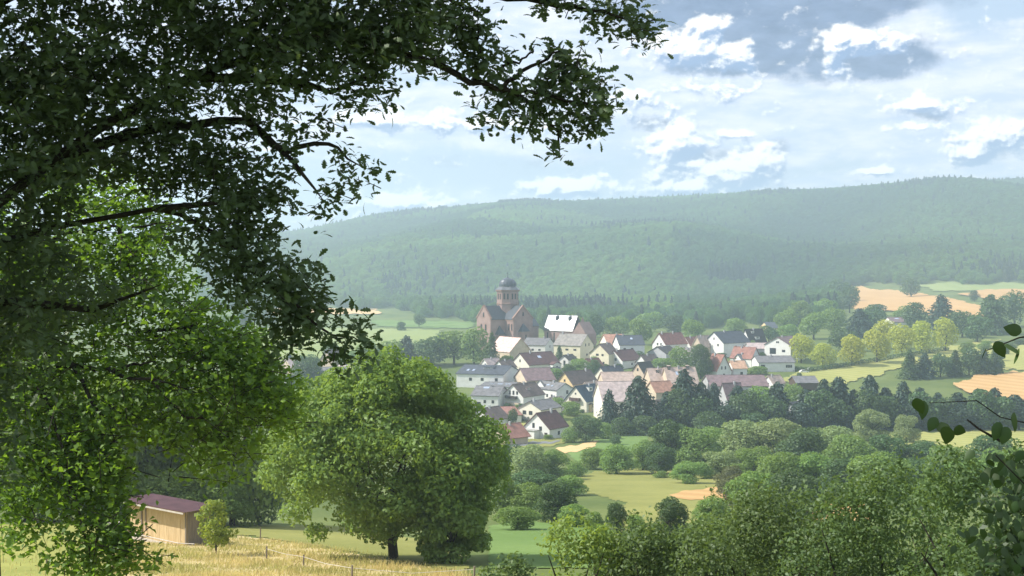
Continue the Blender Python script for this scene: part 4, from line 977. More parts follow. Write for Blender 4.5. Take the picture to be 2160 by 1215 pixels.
# ------------------------------------------------------------------ cars by the village end
def car(px, py, rz, label):
    x, y, z = hit(px, py); root = empty('parked_car', (x, y, z), rz, label, 'car', 'white cars parked at the village end')
    m = MB(); prof = [(-2.1, .35), (2.1, .35), (2.15, .75), (1.2, .92), (.55, 1.42), (-1.1, 1.45), (-1.95, .95), (-2.15, .7)]
    n = len(prof); m.add([(a, -.85, b) for a, b in prof] + [(a, .85, b) for a, b in prof], [tuple(range(n)), tuple(range(2 * n - 1, n - 1, -1))] + [(i, i + n, (i + 1) % n + n, (i + 1) % n) for i in range(n)])
    m.build('body', M['carpaint'], root)
    m = MB(); gp = [(-1.6, .98), (1.0, .98), (.5, 1.36), (-1.05, 1.38)]
    m.add([(a, -.865, b) for a, b in gp] + [(a, .865, b) for a, b in gp], [(0, 1, 2, 3), (7, 6, 5, 4), (0, 4, 5, 1), (1, 5, 6, 2), (2, 6, 7, 3), (3, 7, 4, 0)]); m.build('window', M['pane'], root)
    for sx in (-1.3, 1.3):
        for sy in (-.8, .8):
            m = MB(); m.tube([(sx, sy - .1, .32), (sx, sy + .1, .32)], .32, 10); m.build('wheel', M['rubber'], root)
car(1682, 783, .2, 'white car nearest to the grey bungalow')
car(1696, 787, .1, 'white car in the middle, lowest on the grass')
car(1712, 782, .3, 'white car farthest right beside the hedge')

# ------------------------------------------------------------------ trees of the valley, each one a thing
def valley_trees():
    P = plant
    # dark conifers along the lower village edge
    g = 'dark spruces along the lower edge of the village'
    for (px, py, w, h, lab) in [
        (1285, 908, 44, 92, 'slim spruce right of the cream house with blue roof'), (1347, 908, 60, 112, 'pointed spruce in front of the largest pinkish barn roof'),
        (1322, 912, 44, 50, 'low dark spruce between the slim and the pointed spruce'), (1408, 905, 58, 92, 'leftmost spruce of the dense dark clump below the lane barn'),
        (1442, 905, 64, 118, 'tall spruce in the left half of the dense dark clump'), (1478, 905, 62, 112, 'broad spruce in the middle of the dense dark clump'),
        (1506, 902, 48, 96, 'spruce at the right end of the dense dark clump'), (1556, 900, 62, 88, 'spruce right of the grey-purple roofed house'),
        (1700, 905, 58, 88, 'spruce just right of the glimpsed white house'), (1640, 905, 52, 108, 'tall narrow spruce behind the light green round tree'),
        (1737, 905, 62, 104, 'spruce second in the long right hand row'), (1768, 905, 60, 118, 'tallest spruce near the middle of the right hand row'),
        (1800, 905, 56, 98, 'spruce just right of the tallest one in the row'), (1834, 905, 66, 124, 'high broad spruce in front of the cut meadow'),
        (1868, 905, 54, 86, 'shorter spruce right of the high broad one'), (1905, 905, 64, 100, 'spruce below the left end of the wheat strip'),
        (1940, 905, 56, 96, 'spruce left of the hanging foreground leaves'), (1978, 905, 60, 84, 'spruce behind the hanging foreground leaves'),
        (2020, 902, 64, 84, 'spruce in front of the lower wheat field, left one'), (2062, 900, 50, 80, 'spruce in front of the lower wheat field, middle one'),
        (2098, 898, 62, 78, 'spruce in front of the lower wheat field, right one'), (2140, 898, 70, 70, 'spruce at the right edge below the wheat field'), (2190, 898, 80, 84, 'spruce at the far right frame edge')]:
        P('c', px, py, w, h, 'needle', lab, g)
    for (px, py, w, h, lab) in [(1310, 918, 70, 42, 'dark clipped bush mass at the foot of the slim spruce'), (1362, 918, 80, 46, 'dark bush mass below the pointed spruce'),
                                (1500, 918, 90, 56, 'dark bush below the dense spruce clump'), (1590, 912, 80, 50, 'dark bush under the light green round tree')]:
        P('u', px, py, w, h, 'leaf_dark', lab, 'dark bushes at the feet of the spruces')
    P('b', 1602, 902, 92, 88, 'leaf_mid', 'light green round tree standing among the dark spruces')
    P('b', 1672, 868, 50, 60, 'leaf_mid', 'green tree above the glimpsed white house')
    # second conifer row on the meadow
    g = 'dark trees in the row across the cut meadow'
    for (px, py, w, h, lab) in [(1918, 800, 46, 62, 'left end tree of the dark row on the meadow'), (1950, 798, 44, 50, 'second tree of the dark meadow row'), (1984, 796, 46, 52, 'third tree of the dark meadow row'),
                                (2014, 794, 44, 56, 'fourth tree of the dark meadow row'), (2044, 792, 48, 62, 'tallest tree of the dark meadow row'), (2074, 792, 46, 58, 'sixth tree of the dark meadow row'), (2098, 790, 40, 54, 'right end tree of the dark meadow row')]:
        P('c' if px % 4 else 'b', px, py, w, h, 'leaf_dark' if px % 3 else 'needle', lab, g)
    # trees with yellow sunlight painted into the leaf colour
    g = 'sunlit yellow-green trees along the hedge'
    for (px, py, w, h, lab) in [(1690, 766, 46, 60, 'yellow-green tree beside the wide white gable'), (1735, 776, 50, 50, 'low yellow-green tree second along the hedge'), (1796, 772, 56, 64, 'yellow-green tree third along the hedge, rounder'),
                                (1850, 766, 54, 72, 'tall yellow-green tree in front of the white farm building'), (1862, 735, 54, 60, 'yellow-green tree behind the tall one, by the farm building'), (1902, 752, 50, 66, 'yellow-green tree right below the farm building'),
                                (1944, 746, 54, 66, 'broad yellow-green tree before the dark conifer'), (1994, 742, 48, 70, 'last yellow-green tree, right end of the hedge')]:
        P('b', px, py, w, h, 'leaf_sunlit', lab, g)
    # right hand hillside trees between wheat and hedge
    g = 'trees between the wheat field and the hedge'
    for i, (px, py, w, h, k, m, lab) in enumerate([
        (1986, 695, 46, 74, 'c', 'needle', 'big dark conical tree rising into the upper wheat field'), (1812, 712, 50, 66, 'c', 'needle', 'dark conifer left of the farm building'), (1838, 706, 56, 62, 'b', 'leaf_dark', 'dark tree behind the farm building'),
        (1930, 700, 60, 62, 'b', 'leaf_dark', 'dark round tree right of the farm building'), (2030, 712, 62, 58, 'b', 'leaf_dark', 'dark tree right of the conical tree'), (2090, 705, 84, 84, 'c', 'leaf_dark', 'wide dark tree at the right below the upper wheat'),
        (2062, 722, 64, 60, 'b', 'leaf_dark', 'dark tree left of the wide dark tree'), (2140, 690, 70, 78, 'b', 'leaf_dark', 'dark tree at the right edge below the meadow'), (2055, 636, 24, 24, 'b', 'leaf_dark', 'lone round tree standing in the upper meadow'),
        (1922, 628, 40, 42, 'b', 'leaf_dark', 'dark tree pair at the upper edge of the wheat field'), (1792, 660, 44, 60, 'b', 'leaf_dark', 'dark tree at the left corner of the wheat field'), (1770, 640, 50, 52, 'b', 'leaf_dark', 'dark tree just left of the wheat field'),
        (1850, 668, 52, 30, 'u', 'leaf_dark', 'low scrub along the lower edge of the wheat field'), (1905, 676, 52, 34, 'u', 'leaf_mid', 'green scrub below the middle of the wheat field'), (1760, 706, 60, 58, 'b', 'leaf_mid', 'green tree above the low yellow-green tree'),
        (1716, 716, 60, 62, 'b', 'leaf_mid', 'green tree above the first yellow-green trees'), (1780, 740, 60, 50, 'b', 'leaf_dark', 'dark tree behind the third yellow-green tree'), (1660, 706, 52, 54, 'b', 'leaf_mid', 'green tree above the distant farmhouse end'),
        (1690, 690, 60, 56, 'b', 'leaf_mid', 'green tree higher up right of the farmhouse'), (1740, 680, 60, 50, 'b', 'leaf_mid', 'green tree at the forest edge below the wheat corner'), (2040, 745, 50, 26, 'u', 'leaf_mid', 'bush at the right end of the hedge'), (2076, 738, 40, 22, 'u', 'leaf_mid', 'small bush beyond the hedge end')]):
        P(k, px, py, w, h, m, lab, g)
    for (px, py, w, h, lab) in [(2110, 778, 18, 22, 'lowest'), (2112, 762, 18, 20, 'second lowest'), (2120, 748, 22, 18, 'third'), (2132, 738, 24, 16, 'fourth'), (2148, 728, 26, 16, 'second highest'), (2168, 720, 28, 16, 'highest')]:
        P('u', px, py, w * 1.3, h, 'leaf_dark', lab + ' of the dark round shrubs curving up the lane at the right edge', 'shrubs along the curved lane')
    # round the church
    g = 'trees round the church'
    for (px, py, w, h, k, m, lab) in [
        (1037, 778, 38, 78, 'c', 'leaf_dark', 'dark narrow tree against the left foot of the church'), (1000, 775, 62, 86, 'b', 'leaf_mid', 'green tree just left of the church'), (958, 770, 80, 78, 'b', 'leaf_mid', 'broad tree left of the church, second from it'),
        (910, 772, 76, 64, 'b', 'leaf_dark', 'broad dark tree below the pale meadow'), (858, 766, 44, 68, 'c', 'needle', 'dark pointed tree rising over the walnut crown'), (934, 742, 40, 42, 'b', 'leaf_dark', 'flat topped dark pine before the pale meadow'),
        (822, 772, 64, 56, 'b', 'leaf_mid', 'green tree left of the dark pointed one'), (884, 690, 26, 30, 'b', 'leaf_dark', 'lone dark tree at the meadow edge under the forest'), (846, 698, 30, 22, 'u', 'leaf_dark', 'small dark tree on the pale meadow'),
        (1212, 716, 44, 54, 'b', 'leaf_mid', 'green tree beside the abbey wing end gable'), (1250, 712, 54, 52, 'b', 'leaf_dark', 'dark tree right of the abbey wing'), (1300, 712, 60, 46, 'b', 'leaf_mid', 'green tree above the slate roofed white house'),
        (1350, 728, 52, 60, 'b', 'leaf_mid', 'green tree left of the dark red roof'), (1372, 700, 60, 44, 'b', 'leaf_mid', 'tree above the dark red roof'), (1460, 722, 50, 50, 'b', 'leaf_mid', 'tree right of the dark red roof'), (1420, 704, 60, 40, 'b', 'leaf_dark', 'dark tree behind the dark red roof'),
        (1550, 706, 54, 36, 'b', 'leaf_mid', 'tree behind the long slate roof'), (1622, 724, 46, 40, 'b', 'leaf_dark', 'dark tree between the dormer house and the white gable'), (1660, 722, 46, 40, 'b', 'leaf_mid', 'tree behind the wide white gable')]:
        P(k, px, py, w, h, m, lab, g)
    # in the village
    g = 'trees in the village gardens'
    for (px, py, w, h, k, m, lab) in [
        (1434, 792, 50, 62, 'b', 'leaf_mid', 'round green tree left of the dark teal tree'), (1478, 800, 50, 72, 'f', 'leaf_dark', 'round dark tree left of the steep red roof'), (1180, 770, 24, 42, 'c', 'leaf_dark', 'dark slim tree beside the white annexe'),
        (1224, 792, 60, 40, 'u', 'leaf_mid', 'large green bush below the yellow houses'), (1200, 796, 50, 30, 'u', 'leaf_dark', 'dark bush left under the yellow houses'), (1165, 806, 66, 34, 'u', 'leaf_mid', 'green bush below the cream gabled house'),
        (1112, 778, 30, 30, 'u', 'leaf_dark', 'dark bush at the foot of the glare-painted roof'), (1068, 776, 44, 30, 'u', 'leaf_mid', 'bush behind the long white house'), (1255, 796, 30, 40, 'b', 'leaf_dark', 'dark tree behind the cream gable with slate roof'),
        (1400, 782, 70, 30, 'u', 'leaf_mid', 'garden bushes below the small grey gable'), (1350, 768, 40, 30, 'u', 'leaf_dark', 'dark bush right of the maroon hip roof'), (1556, 742, 42, 30, 'u', 'leaf_dark', 'dark bush left of the worn red roof'),
        (1565, 790, 36, 22, 'u', 'leaf_dark', 'dark hedge bush below the orange-beige roof'), (1600, 790, 50, 20, 'u', 'leaf_mid', 'low bush before the grey bungalow'), (1540, 745, 34, 34, 'b', 'leaf_dark', 'dark tree before the long slate roof'),
        (1082, 902, 22, 42, 'b', 'leaf_dark', 'small lone tree on the yellow lawn'), (1098, 918, 40, 22, 'u', 'leaf_dark', 'dark hedge left of the small white house'), (1178, 905, 30, 40, 'u', 'leaf_dark', 'dark bush at the right wall of the small white house'),
        (1172, 872, 40, 36, 'b', 'leaf_mid', 'tree right of the cream bungalow'), (1206, 878, 60, 34, 'u', 'leaf_mid', 'bushes in front of the blue roofed house'), (1236, 932, 66, 52, 'f', 'leaf_dark', 'large dark tree right of the small white house'),
        (1270, 926, 52, 40, 'u', 'leaf_mid', 'green bush right of the large dark tree'), (1200, 934, 40, 34, 'u', 'leaf_mid', 'green bush left of the large dark tree'), (1298, 938, 34, 24, 'u', 'leaf_dark', 'small dark bush on the field edge'),
        (1100, 888, 30, 14, 'u', 'leaf_dark', 'clipped hedge before the cream bungalow')]:
        P(k, px, py, w, h, m, lab, g)
    # left of the walnut
    g = 'trees left of the walnut tree'
    for (px, py, w, h, k, m, lab) in [
        (650, 832, 76, 82, 'f', 'leaf_dark', 'dark round tree left of the bright white roof'), (612, 786, 20, 44, 'c', 'needle', 'small dark spruce between the tan roofed houses'), (700, 770, 40, 46, 'b', 'leaf_dark', 'dark tree under the hanging oak leaves'),
        (740, 780, 50, 44, 'b', 'leaf_mid', 'tree behind the bright white roof'), (780, 775, 56, 60, 'b', 'leaf_mid', 'tree at the left shoulder of the walnut crown'), (640, 880, 70, 50, 'u', 'leaf_dark', 'dark bush below the dark round tree'),
        (600, 900, 90, 70, 'b', 'leaf_mid', 'green tree at the left edge of the walnut crown'), (680, 850, 70, 40, 'u', 'leaf_mid', 'green bushes below the bright white roof'), (520, 700, 50, 50, 'b', 'leaf_dark', 'dark tree at the corner of the pale meadow'),
        (560, 690, 60, 44, 'b', 'leaf_dark', 'dark tree above the pale meadow'), (470, 720, 60, 60, 'b', 'leaf_mid', 'tree beyond the branches at the meadow corner')]:
        P(k, px, py, w, h, m, lab, g)
    # river bank
    g = 'trees along the stream below the village'
    for (px, py, w, h, k, m, lab) in [
        (1415, 988, 88, 96, 'f', 'leaf_dark', 'dark tree at the left end of the stream trees'), (1470, 990, 100, 84, 'f', 'leaf_mid', 'green tree next to the dark left end one'), (1512, 972, 76, 70, 'f', 'leaf_mid', 'green tree below the spruce clump'),
        (1575, 982, 130, 92, 'f', 'leaf_pale', 'pale willow left of the stream bend'), (1632, 985, 120, 96, 'f', 'leaf_pale', 'largest pale willow in the middle'), (1520, 1008, 80, 56, 'f', 'leaf_pale', 'small pale willow in front of the large ones'),
        (1690, 1000, 104, 96, 'f', 'leaf_dark', 'dark tree right of the largest pale willow'), (1752, 990, 120, 86, 'f', 'leaf_pale', 'grey-green willow left of the round pale tree'), (1840, 930, 76, 62, 'f', 'leaf_pale', 'round pale tree standing above the bank'),
        (1912, 935, 52, 58, 'f', 'leaf_pale', 'small pale tree at the meadow edge'), (1800, 1010, 110, 92, 'f', 'leaf_mid', 'green tree below the round pale tree'), (1868, 1000, 100, 80, 'f', 'leaf_dark', 'dark tree left of the cut meadow'),
        (1940, 1000, 100, 66, 'f', 'leaf_dark', 'dark tree in front of the cut meadow'), (1590, 1020, 90, 76, 'f', 'leaf_mid', 'light green tree in front of the willows'), (1540, 1040, 60, 56, 'f', 'leaf_brown', 'brownish bush at the corner of the stubble patch'),
        (1648, 1050, 110, 90, 'f', 'leaf_mid', 'green tree behind the brownish bush'), (1720, 1050, 110, 90, 'f', 'leaf_mid', 'green tree under the dark stream tree'), (1790, 1060, 120, 90, 'f', 'leaf_dark', 'dark tree above the right stubble patch'),
        (2010, 1010, 110, 70, 'f', 'leaf_mid', 'green tree right of the cut meadow front'), (2090, 1010, 120, 90, 'f', 'leaf_dark', 'dark tree below the hanging leaves'), (1480, 1010, 60, 40, 'u', 'leaf_mid', 'bush at the upper right of the rough pasture'), (1435, 1004, 50, 30, 'u', 'leaf_mid', 'bush on the upper rim of the rough pasture'), (1392, 1008, 40, 16, 'u', 'leaf_mid', 'flat bush patch on the rough pasture')]:
        P(k, px, py, w, h, m, lab, g)
    g = 'bushes left of the rough pasture'
    for (px, py, w, h, k, m, lab) in [
        (1120, 1015, 90, 72, 'f', 'leaf_pale', 'pale shrub below the red hipped roof'), (1170, 1012, 70, 60, 'f', 'leaf_mid', 'green shrub right of the pale shrub'), (1075, 1010, 80, 70, 'f', 'leaf_dark', 'dark shrub at the right rim of the walnut'), (1215, 1005, 60, 36, 'u', 'leaf_mid', 'low green shrub at the upper left of the pasture'),
        (1300, 1000, 80, 60, 'f', 'leaf_mid', 'green bush between field and rough pasture'), (1356, 992, 60, 60, 'f', 'leaf_mid', 'green bush left of the dark stream tree'),
        (1170, 1100, 90, 84, 'f', 'leaf_dark', 'round dark bush on the slope left of the pasture'), (1110, 1092, 90, 70, 'f', 'leaf_mid', 'green bush left of the round dark bush'), (1060, 1090, 80, 84, 'f', 'leaf_mid', 'green bush beside the walnut tree'), (1215, 1112, 70, 46, 'f', 'leaf_mid', 'green bush right of the round dark bush'),
        (1255, 1116, 60, 40, 'u', 'leaf_mid', 'low scrub on the pasture slope'), (1300, 1128, 44, 68, 'f', 'leaf_dark', 'narrow dark bush in the middle of the pasture'), (1340, 1122, 50, 40, 'u', 'leaf_mid', 'loose shrub right of the narrow dark bush'), (1413, 1132, 74, 78, 'f', 'leaf_dark', 'round dark bush in front of the stubble patch'),
        (1500, 1110, 80, 60, 'f', 'leaf_mid', 'green bush below the stubble patch'), (1560, 1070, 84, 66, 'f', 'leaf_brown', 'rounded brown-green bush right of the stubble patch')]:
        P(k, px, py, w, h, m, lab, g)
    for (px, py, w, h, k, m, lab) in [
        (1040, 1060, 80, 90, 'f', 'leaf_mid', 'green shrub close against the walnut, upper one'), (1130, 1050, 100, 56, 'f', 'leaf_dark', 'dark shrub below the pale shrub'), (1205, 1045, 70, 40, 'f', 'leaf_mid', 'green shrub at the left tip of the pasture'),
        (1090, 1118, 90, 50, 'f', 'leaf_mid', 'low green shrub above the bright green field'), (1250, 990, 60, 44, 'f', 'leaf_mid', 'green shrub below the stubble strip'), (1390, 1000, 70, 60, 'f', 'leaf_dark', 'dark shrub left under the stream trees'),
        (1450, 1020, 70, 44, 'f', 'leaf_mid', 'green shrub on the right rim of the pasture'), (1600, 1090, 120, 90, 'f', 'leaf_mid', 'green tree in front of the brown-green bush'), (1680, 1100, 130, 100, 'f', 'leaf_dark', 'dark tree left of the right stubble patch'),
        (1860, 1070, 140, 110, 'f', 'leaf_mid', 'green tree right of the right stubble patch'), (1950, 1060, 130, 90, 'f', 'leaf_dark', 'dark tree below the cut meadow'), (2040, 1060, 130, 90, 'f', 'leaf_mid', 'green tree under the hanging leaves'), (2130, 1050, 130, 100, 'f', 'leaf_mid', 'green tree at the right edge under the hanging leaves'),
        (1260, 1150, 70, 50, 'u', 'leaf_mid', 'low scrub at the right end of the bright green field'), (1335, 1160, 70, 44, 'u', 'leaf_mid', 'low scrub at the foot of the pasture')]:
        P(k, px, py, w, h, m, lab, g)
    g = 'dark undergrowth between the spruces'
    for i, px in enumerate((1390, 1430, 1470, 1530, 1575, 1625, 1690, 1725, 1760, 1795, 1830, 1870, 1905, 1945, 1985, 2025, 2070, 2110, 2150)):
        P('b', px, 908, 72, 58 + 15 * (i * 2 % 3), 'leaf_dark' if i % 3 else 'needle', 'dark undergrowth tree ' + ('left of all the spruce clump', 'under the tall left clump spruce', 'under the broad clump spruce', 'right of the dense clump', 'under the spruce by the grey-purple roof', 'under the light round tree', 'right of the glimpsed white house', 'under the start of the right hand row', 'under the tallest right hand spruce', 'right of the tallest spruce foot', 'under the high broad spruce', 'under the shorter spruce', 'under the spruce at the wheat strip', 'left below the hanging leaves', 'behind the hanging leaves', 'at the left foot of the wheat spruces', 'at the middle foot of the wheat spruces', 'at the right foot of the wheat spruces', 'at the right frame edge')[i], g)
    # woodland behind the shed
    g = 'woodland trees behind the shed'
    for (px, py, w, h, m, lab) in [
        (60, 1100, 260, 330, 'leaf_mid', 'woodland tree at the far left edge'), (190, 1098, 240, 290, 'leaf_mid', 'woodland tree left of the shed'), (300, 1098, 230, 310, 'leaf_mid', 'tall woodland tree directly above the shed roof'),
        (400, 1100, 220, 300, 'leaf_mid', 'woodland tree above the right end of the shed'), (490, 1108, 190, 310, 'leaf_mid', 'tall woodland tree between shed and walnut'), (545, 1108, 110, 150, 'leaf_dark', 'dark tree in the gap left of the walnut'),
        (240, 1104, 130, 110, 'leaf_mid', 'dark undergrowth tree left behind the shed'), (360, 1106, 160, 110, 'leaf_mid', 'dark undergrowth tree right behind the shed'), (470, 1110, 120, 100, 'leaf_mid', 'dark undergrowth tree behind the young tree'), (110, 1103, 150, 110, 'leaf_dark', 'dark undergrowth tree above the fresh meadow')]:
        P('f', px, py, w, h, 'walnut_leaf' if m == 'leaf_mid' else m, lab, g)
    # one low shrub before each village house
    def short(s, n):
        s = s.replace('grey hip-roofed bungalow with row of small windows below the glass front', 'grey bungalow below the glass front').replace(', just above the maroon-roofed white house', '')
        s = s if len(s.split()) <= n else s.split(',')[0]
        return s
    rng = random.Random(5)
    for lab, px, py, w in HOUSES:
        if px > 980 and px < 1700:
            P('u', px + rng.uniform(.25, .6) * w, py + 3, rng.uniform(16, 28), rng.uniform(8, 14), rng.choice(['leaf_mid', 'leaf_dark', 'leaf_mid']), 'shrub before the ' + short(lab, 12), 'garden shrubs before the village houses', 'shrub', 'garden_shrub')
            P('b', px + rng.uniform(.6, 1.1) * w, py - rng.uniform(8, 16), rng.uniform(14, 22), rng.uniform(18, 28), rng.choice(['leaf_mid', 'leaf_dark']), 'tree beside the ' + short(lab, 12), 'garden trees beside the village houses', 'tree', 'garden_tree')
valley_trees()
FOREST_SRC = []
def _src():
    got = {}
    for o in bpy.data.objects:
        if o.name.split('.')[0] == 'crown' and o.data is not None and o.data not in got: got[o.data] = o
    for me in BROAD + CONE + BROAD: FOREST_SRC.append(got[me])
_src()
forest()

def hedge():
    pts = [(1664, 782), (1700, 786), (1750, 780), (1800, 772), (1850, 764), (1900, 755), (1950, 748), (2000, 740)]
    W3 = [hit(*p) for p in pts]; x0, y0, z0 = W3[0]
    root = empty('hedge', (x0, y0, z0), 0, 'long dark clipped hedge running diagonally below the yellow-green trees', 'hedge')
    rng = np.random.default_rng(3); out_ = []
    for a, b in zip(W3[:-1], W3[1:]):
        a = np.array(a); b = np.array(b); n = 900; t = rng.random(n)
        p = a + (b - a) * t[:, None]; p[:, 0] += rng.normal(size=n) * .5; p[:, 1] += rng.normal(size=n) * .8; p[:, 2] += rng.uniform(0, 2.3, n) + .25 * np.sin(t * 30)
        out_.append(p)
    p = np.concatenate(out_) - np.array([x0, y0, z0])
    V, Q = cards(p, rng.normal(size=p.shape) + np.array([0, -.3, .5]), .55, .8, rng)
    link('foliage', np_mesh('foliage', V, Q, M['leaf_dark']), None, root)
hedge()

# ------------------------------------------------------------------ walnut tree on the meadow
def limbs(mb, base, n, h, spread, r0, rng, levels=2):
    for k in range(n):
        a = k * 2 * math.pi / n + rng.uniform(-.3, .3); z0 = base + rng.uniform(0, .25) * h
        e = rng.uniform(.55, 1.0); L = spread * e; top = h * rng.uniform(.5, .95)
        pts = []
        for t in (0, .25, .5, .75, 1):
            pts.append((L * t * math.cos(a + .3 * t), L * t * math.sin(a + .3 * t), z0 + (top - z0) * t ** 1.2 + .1 * math.sin(7 * t)))
        mb.tube(pts, [r0, r0 * .75, r0 * .5, r0 * .3, r0 * .1], 7)
        for j in (1, 2, 3):
            if levels > 1:
                b = Vector(pts[j]); aa = a + rng.choice((-1, 1)) * rng.uniform(.5, 1.1)
                mb.tube([b, b + Vector((math.cos(aa), math.sin(aa), .45)) * L * .2, b + Vector((math.cos(aa), math.sin(aa), .6)) * L * .42], [r0 * .35, r0 * .22, r0 * .06], 5)
def walnut():
    x, y, z = hit(829, 1180); s = y / F
    root = empty('walnut_tree', (x, y, z), 0, 'large round walnut tree with dark trunk at the edge of the dry meadow', 'tree')
    rng = random.Random(4); mb = MB()
    mb.tube([(0, 0, -.4), (0.02, 0, .2), (-.05, 0, 1.2), (.02, 0, 2.6), (.1, 0, 5)], [.36, .30, .26, .24, .14], 10)
    limbs(mb, 1.7, 9, 9.5, 5.6, .13, rng)
    mb.build('trunk', M['bark'], root)
    Wm = 540 * s; Hm = 462 * s
    p, dl, r = crown_pts(77, 80000, zb=.0, nl=170, rl=(.035, .12), shape='round')
    # fill: broad rounded outline, a little heavier to the left and low on the right
    p[:, 0] = p[:, 0] * 1.04
    ctr = np.array([.02, 0, .5]); 
    q = p.copy(); q[:, 0] = q[:, 0] * Wm - 22 * s; q[:, 1] = q[:, 1] * Wm * .9; q[:, 2] = q[:, 2] * Hm
    tt = np.clip((p[:, 2] - .48) / .52, 0, 1.1) ** 1.4; q[:, :2] *= (1.06 - .34 * tt)[:, None]; q += r.normal(size=q.shape) * .10
    low = q[:, 2] < .9 + .45 * np.sin(q[:, 0] * 1.7)
    q[low, 2] += 1.5
    nr = dl * .7 + r.normal(size=q.shape) * .55 + np.array([0, 0, .3])
    V, Q = cards(q, nr, .27, .55, r)
    link('crown', np_mesh('crown', V, Q, M['walnut_leaf']), None, root)
walnut()
def small_walnut():
    x, y, z = hit(950, 1188); s = y / F
    root = empty('young_walnut', (x, y, z), 0, 'lower dark bushy tree merging with the right side of the walnut crown', 'tree')
    mb = MB(); mb.tube([(0, 0, -.3), (.05, 0, 1.2), (0, .1, 3.4)], [.1, .08, .03], 7); limbs(mb, .5, 5, 4.0, 1.8, .05, random.Random(9)); mb.build('trunk', M['bark'], root)
    p, dl, r = crown_pts(78, 12000, zb=-.12, nl=44, rl=(.09, .16))
    q = p * np.array([210 * s, 200 * s, 190 * s])
    V, Q = cards(q, dl * .7 + r.normal(size=q.shape) * .5 + np.array([0, 0, .3]), .26, .55, r)
    link('crown', np_mesh('crown', V, Q, M['walnut_leaf']), None, root)
small_walnut()
def young_tree():
    x, y, z = hit(455, 1172); s = y / F
    root = empty('young_tree', (x, y, z), 0, 'young bright green tree beside the right end of the shed', 'tree')
    mb = MB(); mb.tube([(0, 0, -.2), (.03, 0, 1), (0, 0, 3.2)], [.06, .05, .015], 7); limbs(mb, .35, 7, 3.6, 1.2, .03, random.Random(2)); mb.build('trunk', M['bark'], root)
    p, dl, r = crown_pts(79, 2100, zb=-.04, nl=34, rl=(.06, .14))
    q = p * np.array([102 * s, 102 * s, 128 * s])
    V, Q = cards(q, dl * .5 + r.normal(size=q.shape) * .6 + np.array([0, 0, .3]), .19, .6, r)
    link('crown', np_mesh('crown', V, Q, M['yt_leaf']), None, root)
M['yt_leaf'] = foliage('young_leaf', (.085, .150, .022), (.230, .300, .055), .45, .1)
young_tree()

# ------------------------------------------------------------------ field shelter on the meadow
M['planks'] = plain('larch_boards', (.64, .49, .29), (.50, .37, .20), 3.0, .8, .2, stretch=(6, 6, .5))
M['planks_grey'] = plain('weathered_boards', (.26, .22, .17), (.18, .15, .12), 3.0, .9, .1, stretch=(6, 6, .5))
M['sheet'] = plain('maroon_sheet_roof', (.230, .115, .115), (.17, .085, .085), 1.2, .45, .5)
M['rail'] = plain('pale_rail', (.55, .50, .44), (.45, .41, .36), 3)
def shelter():
    x, y, z = hit(395, 1152); s = y / F
    ph = math.radians(-52)                                # front wall faces the left
    root = empty('field_shelter', (x, y, z), -math.atan2(x, y) + ph, 'wooden field shelter with sloping maroon sheet roof in the dry meadow', 'shed')
    L = 128 * s / math.cos(ph) * 1.0; Dp = 1.9; Hf = 76 * s; Hb = Hf - .14
    # near right corner is the origin; front wall runs along -X at y=0, side wall along +Y at x=0
    n = int(L / .16)
    rng = random.Random(1)
    front = MB()
    for i in range(n):
        a = -L + i * L / n; k = rng.uniform(-.012, .012)
        front.box((a + .006, -.02 + k, -.1), (a + L / n - .006, .02 + k, Hf))
    front.build('plank_cladding', M['planks'], root, kind='stuff')
    side = MB(); m = int(Dp / .16)
    for i in range(m):
        a = i * Dp / m; side.box((-.02 + rng.uniform(-.01, .01), a + .03, -.6), (.02, a + Dp / m + .02, Hf + (Hb - Hf) * (i + .5) / m - .1))
    side.build('side_cladding', M['planks_grey'], root, kind='stuff')
    b = MB(); b.box((-L, Dp, -.8), (0, Dp + .04, min(Hf, Hb) - .1)); b.build('back_wall', M['planks_grey'], root)
    for px_ in (-L * .98, -L * .74, -.06):
        p = MB(); p.box((px_ - .06, -.10, -.9), (px_ + .06, -.035, Hf + .02)); p.build('post', M['planks_grey'], root)
    p = MB(); p.box((-L * .67 - .04, -.09, .5), (-L * .67 + .04, -.036, Hf)); p.build('door_post', M['planks_grey'], root)
    pl = MB(); pl.box((-L - .1, -.09, -.95), (.05, -.03, -.06)); pl.build('plinth', M['rail'], root)
    # corrugated sheet: ridges run down the slope
    r = MB(); vs = []; N = 90
    for i in range(N + 1):
        xx = -L - .35 + (L + .9) * i / N; zz = .035 * (1 if i % 2 else -1)
        vs += [(xx, -.75, Hf + .06 + zz), (xx, Dp + .45, Hb + .12 + zz)]
    fs = [(2 * i, 2 * i + 2, 2 * i + 3, 2 * i + 1) for i in range(N)]
    r.add(vs, fs); ro = r.build('roof', M['sheet'], root)
    f = MB(); f.slab([(-L - .33, -.76, Hf + .0), (.53, -.76, Hf + .0), (.53, -.70, Hf + .0), (-L - .33, -.70, Hf + .0)], .10); f.build('fascia', M['rail'], ro)
    rl = MB(); rl.tube([(-L * 1.0, -1.0, .42), (.4, -1.0, .42), (1.5, -.6, .45)], .035, 6); rl.build('front_rail', M['rail'], root)
    return root
shelter()
def water_trough():
    x, y, z = hit(242, 1126); root = empty('feed_rack', (x, y, z), .3, 'small pale feed rack on posts left of the shelter', 'feed rack')
    m = MB(); m.box((-.5, -.25, .75), (.5, .25, .9)); m.build('tray', M['rail'], root)
    for a in (-.45, .45):
        m = MB(); m.box((a - .05, -.05, -.2), (a + .05, .05, .75)); m.build('leg', M['planks_grey'], root)
water_trough()
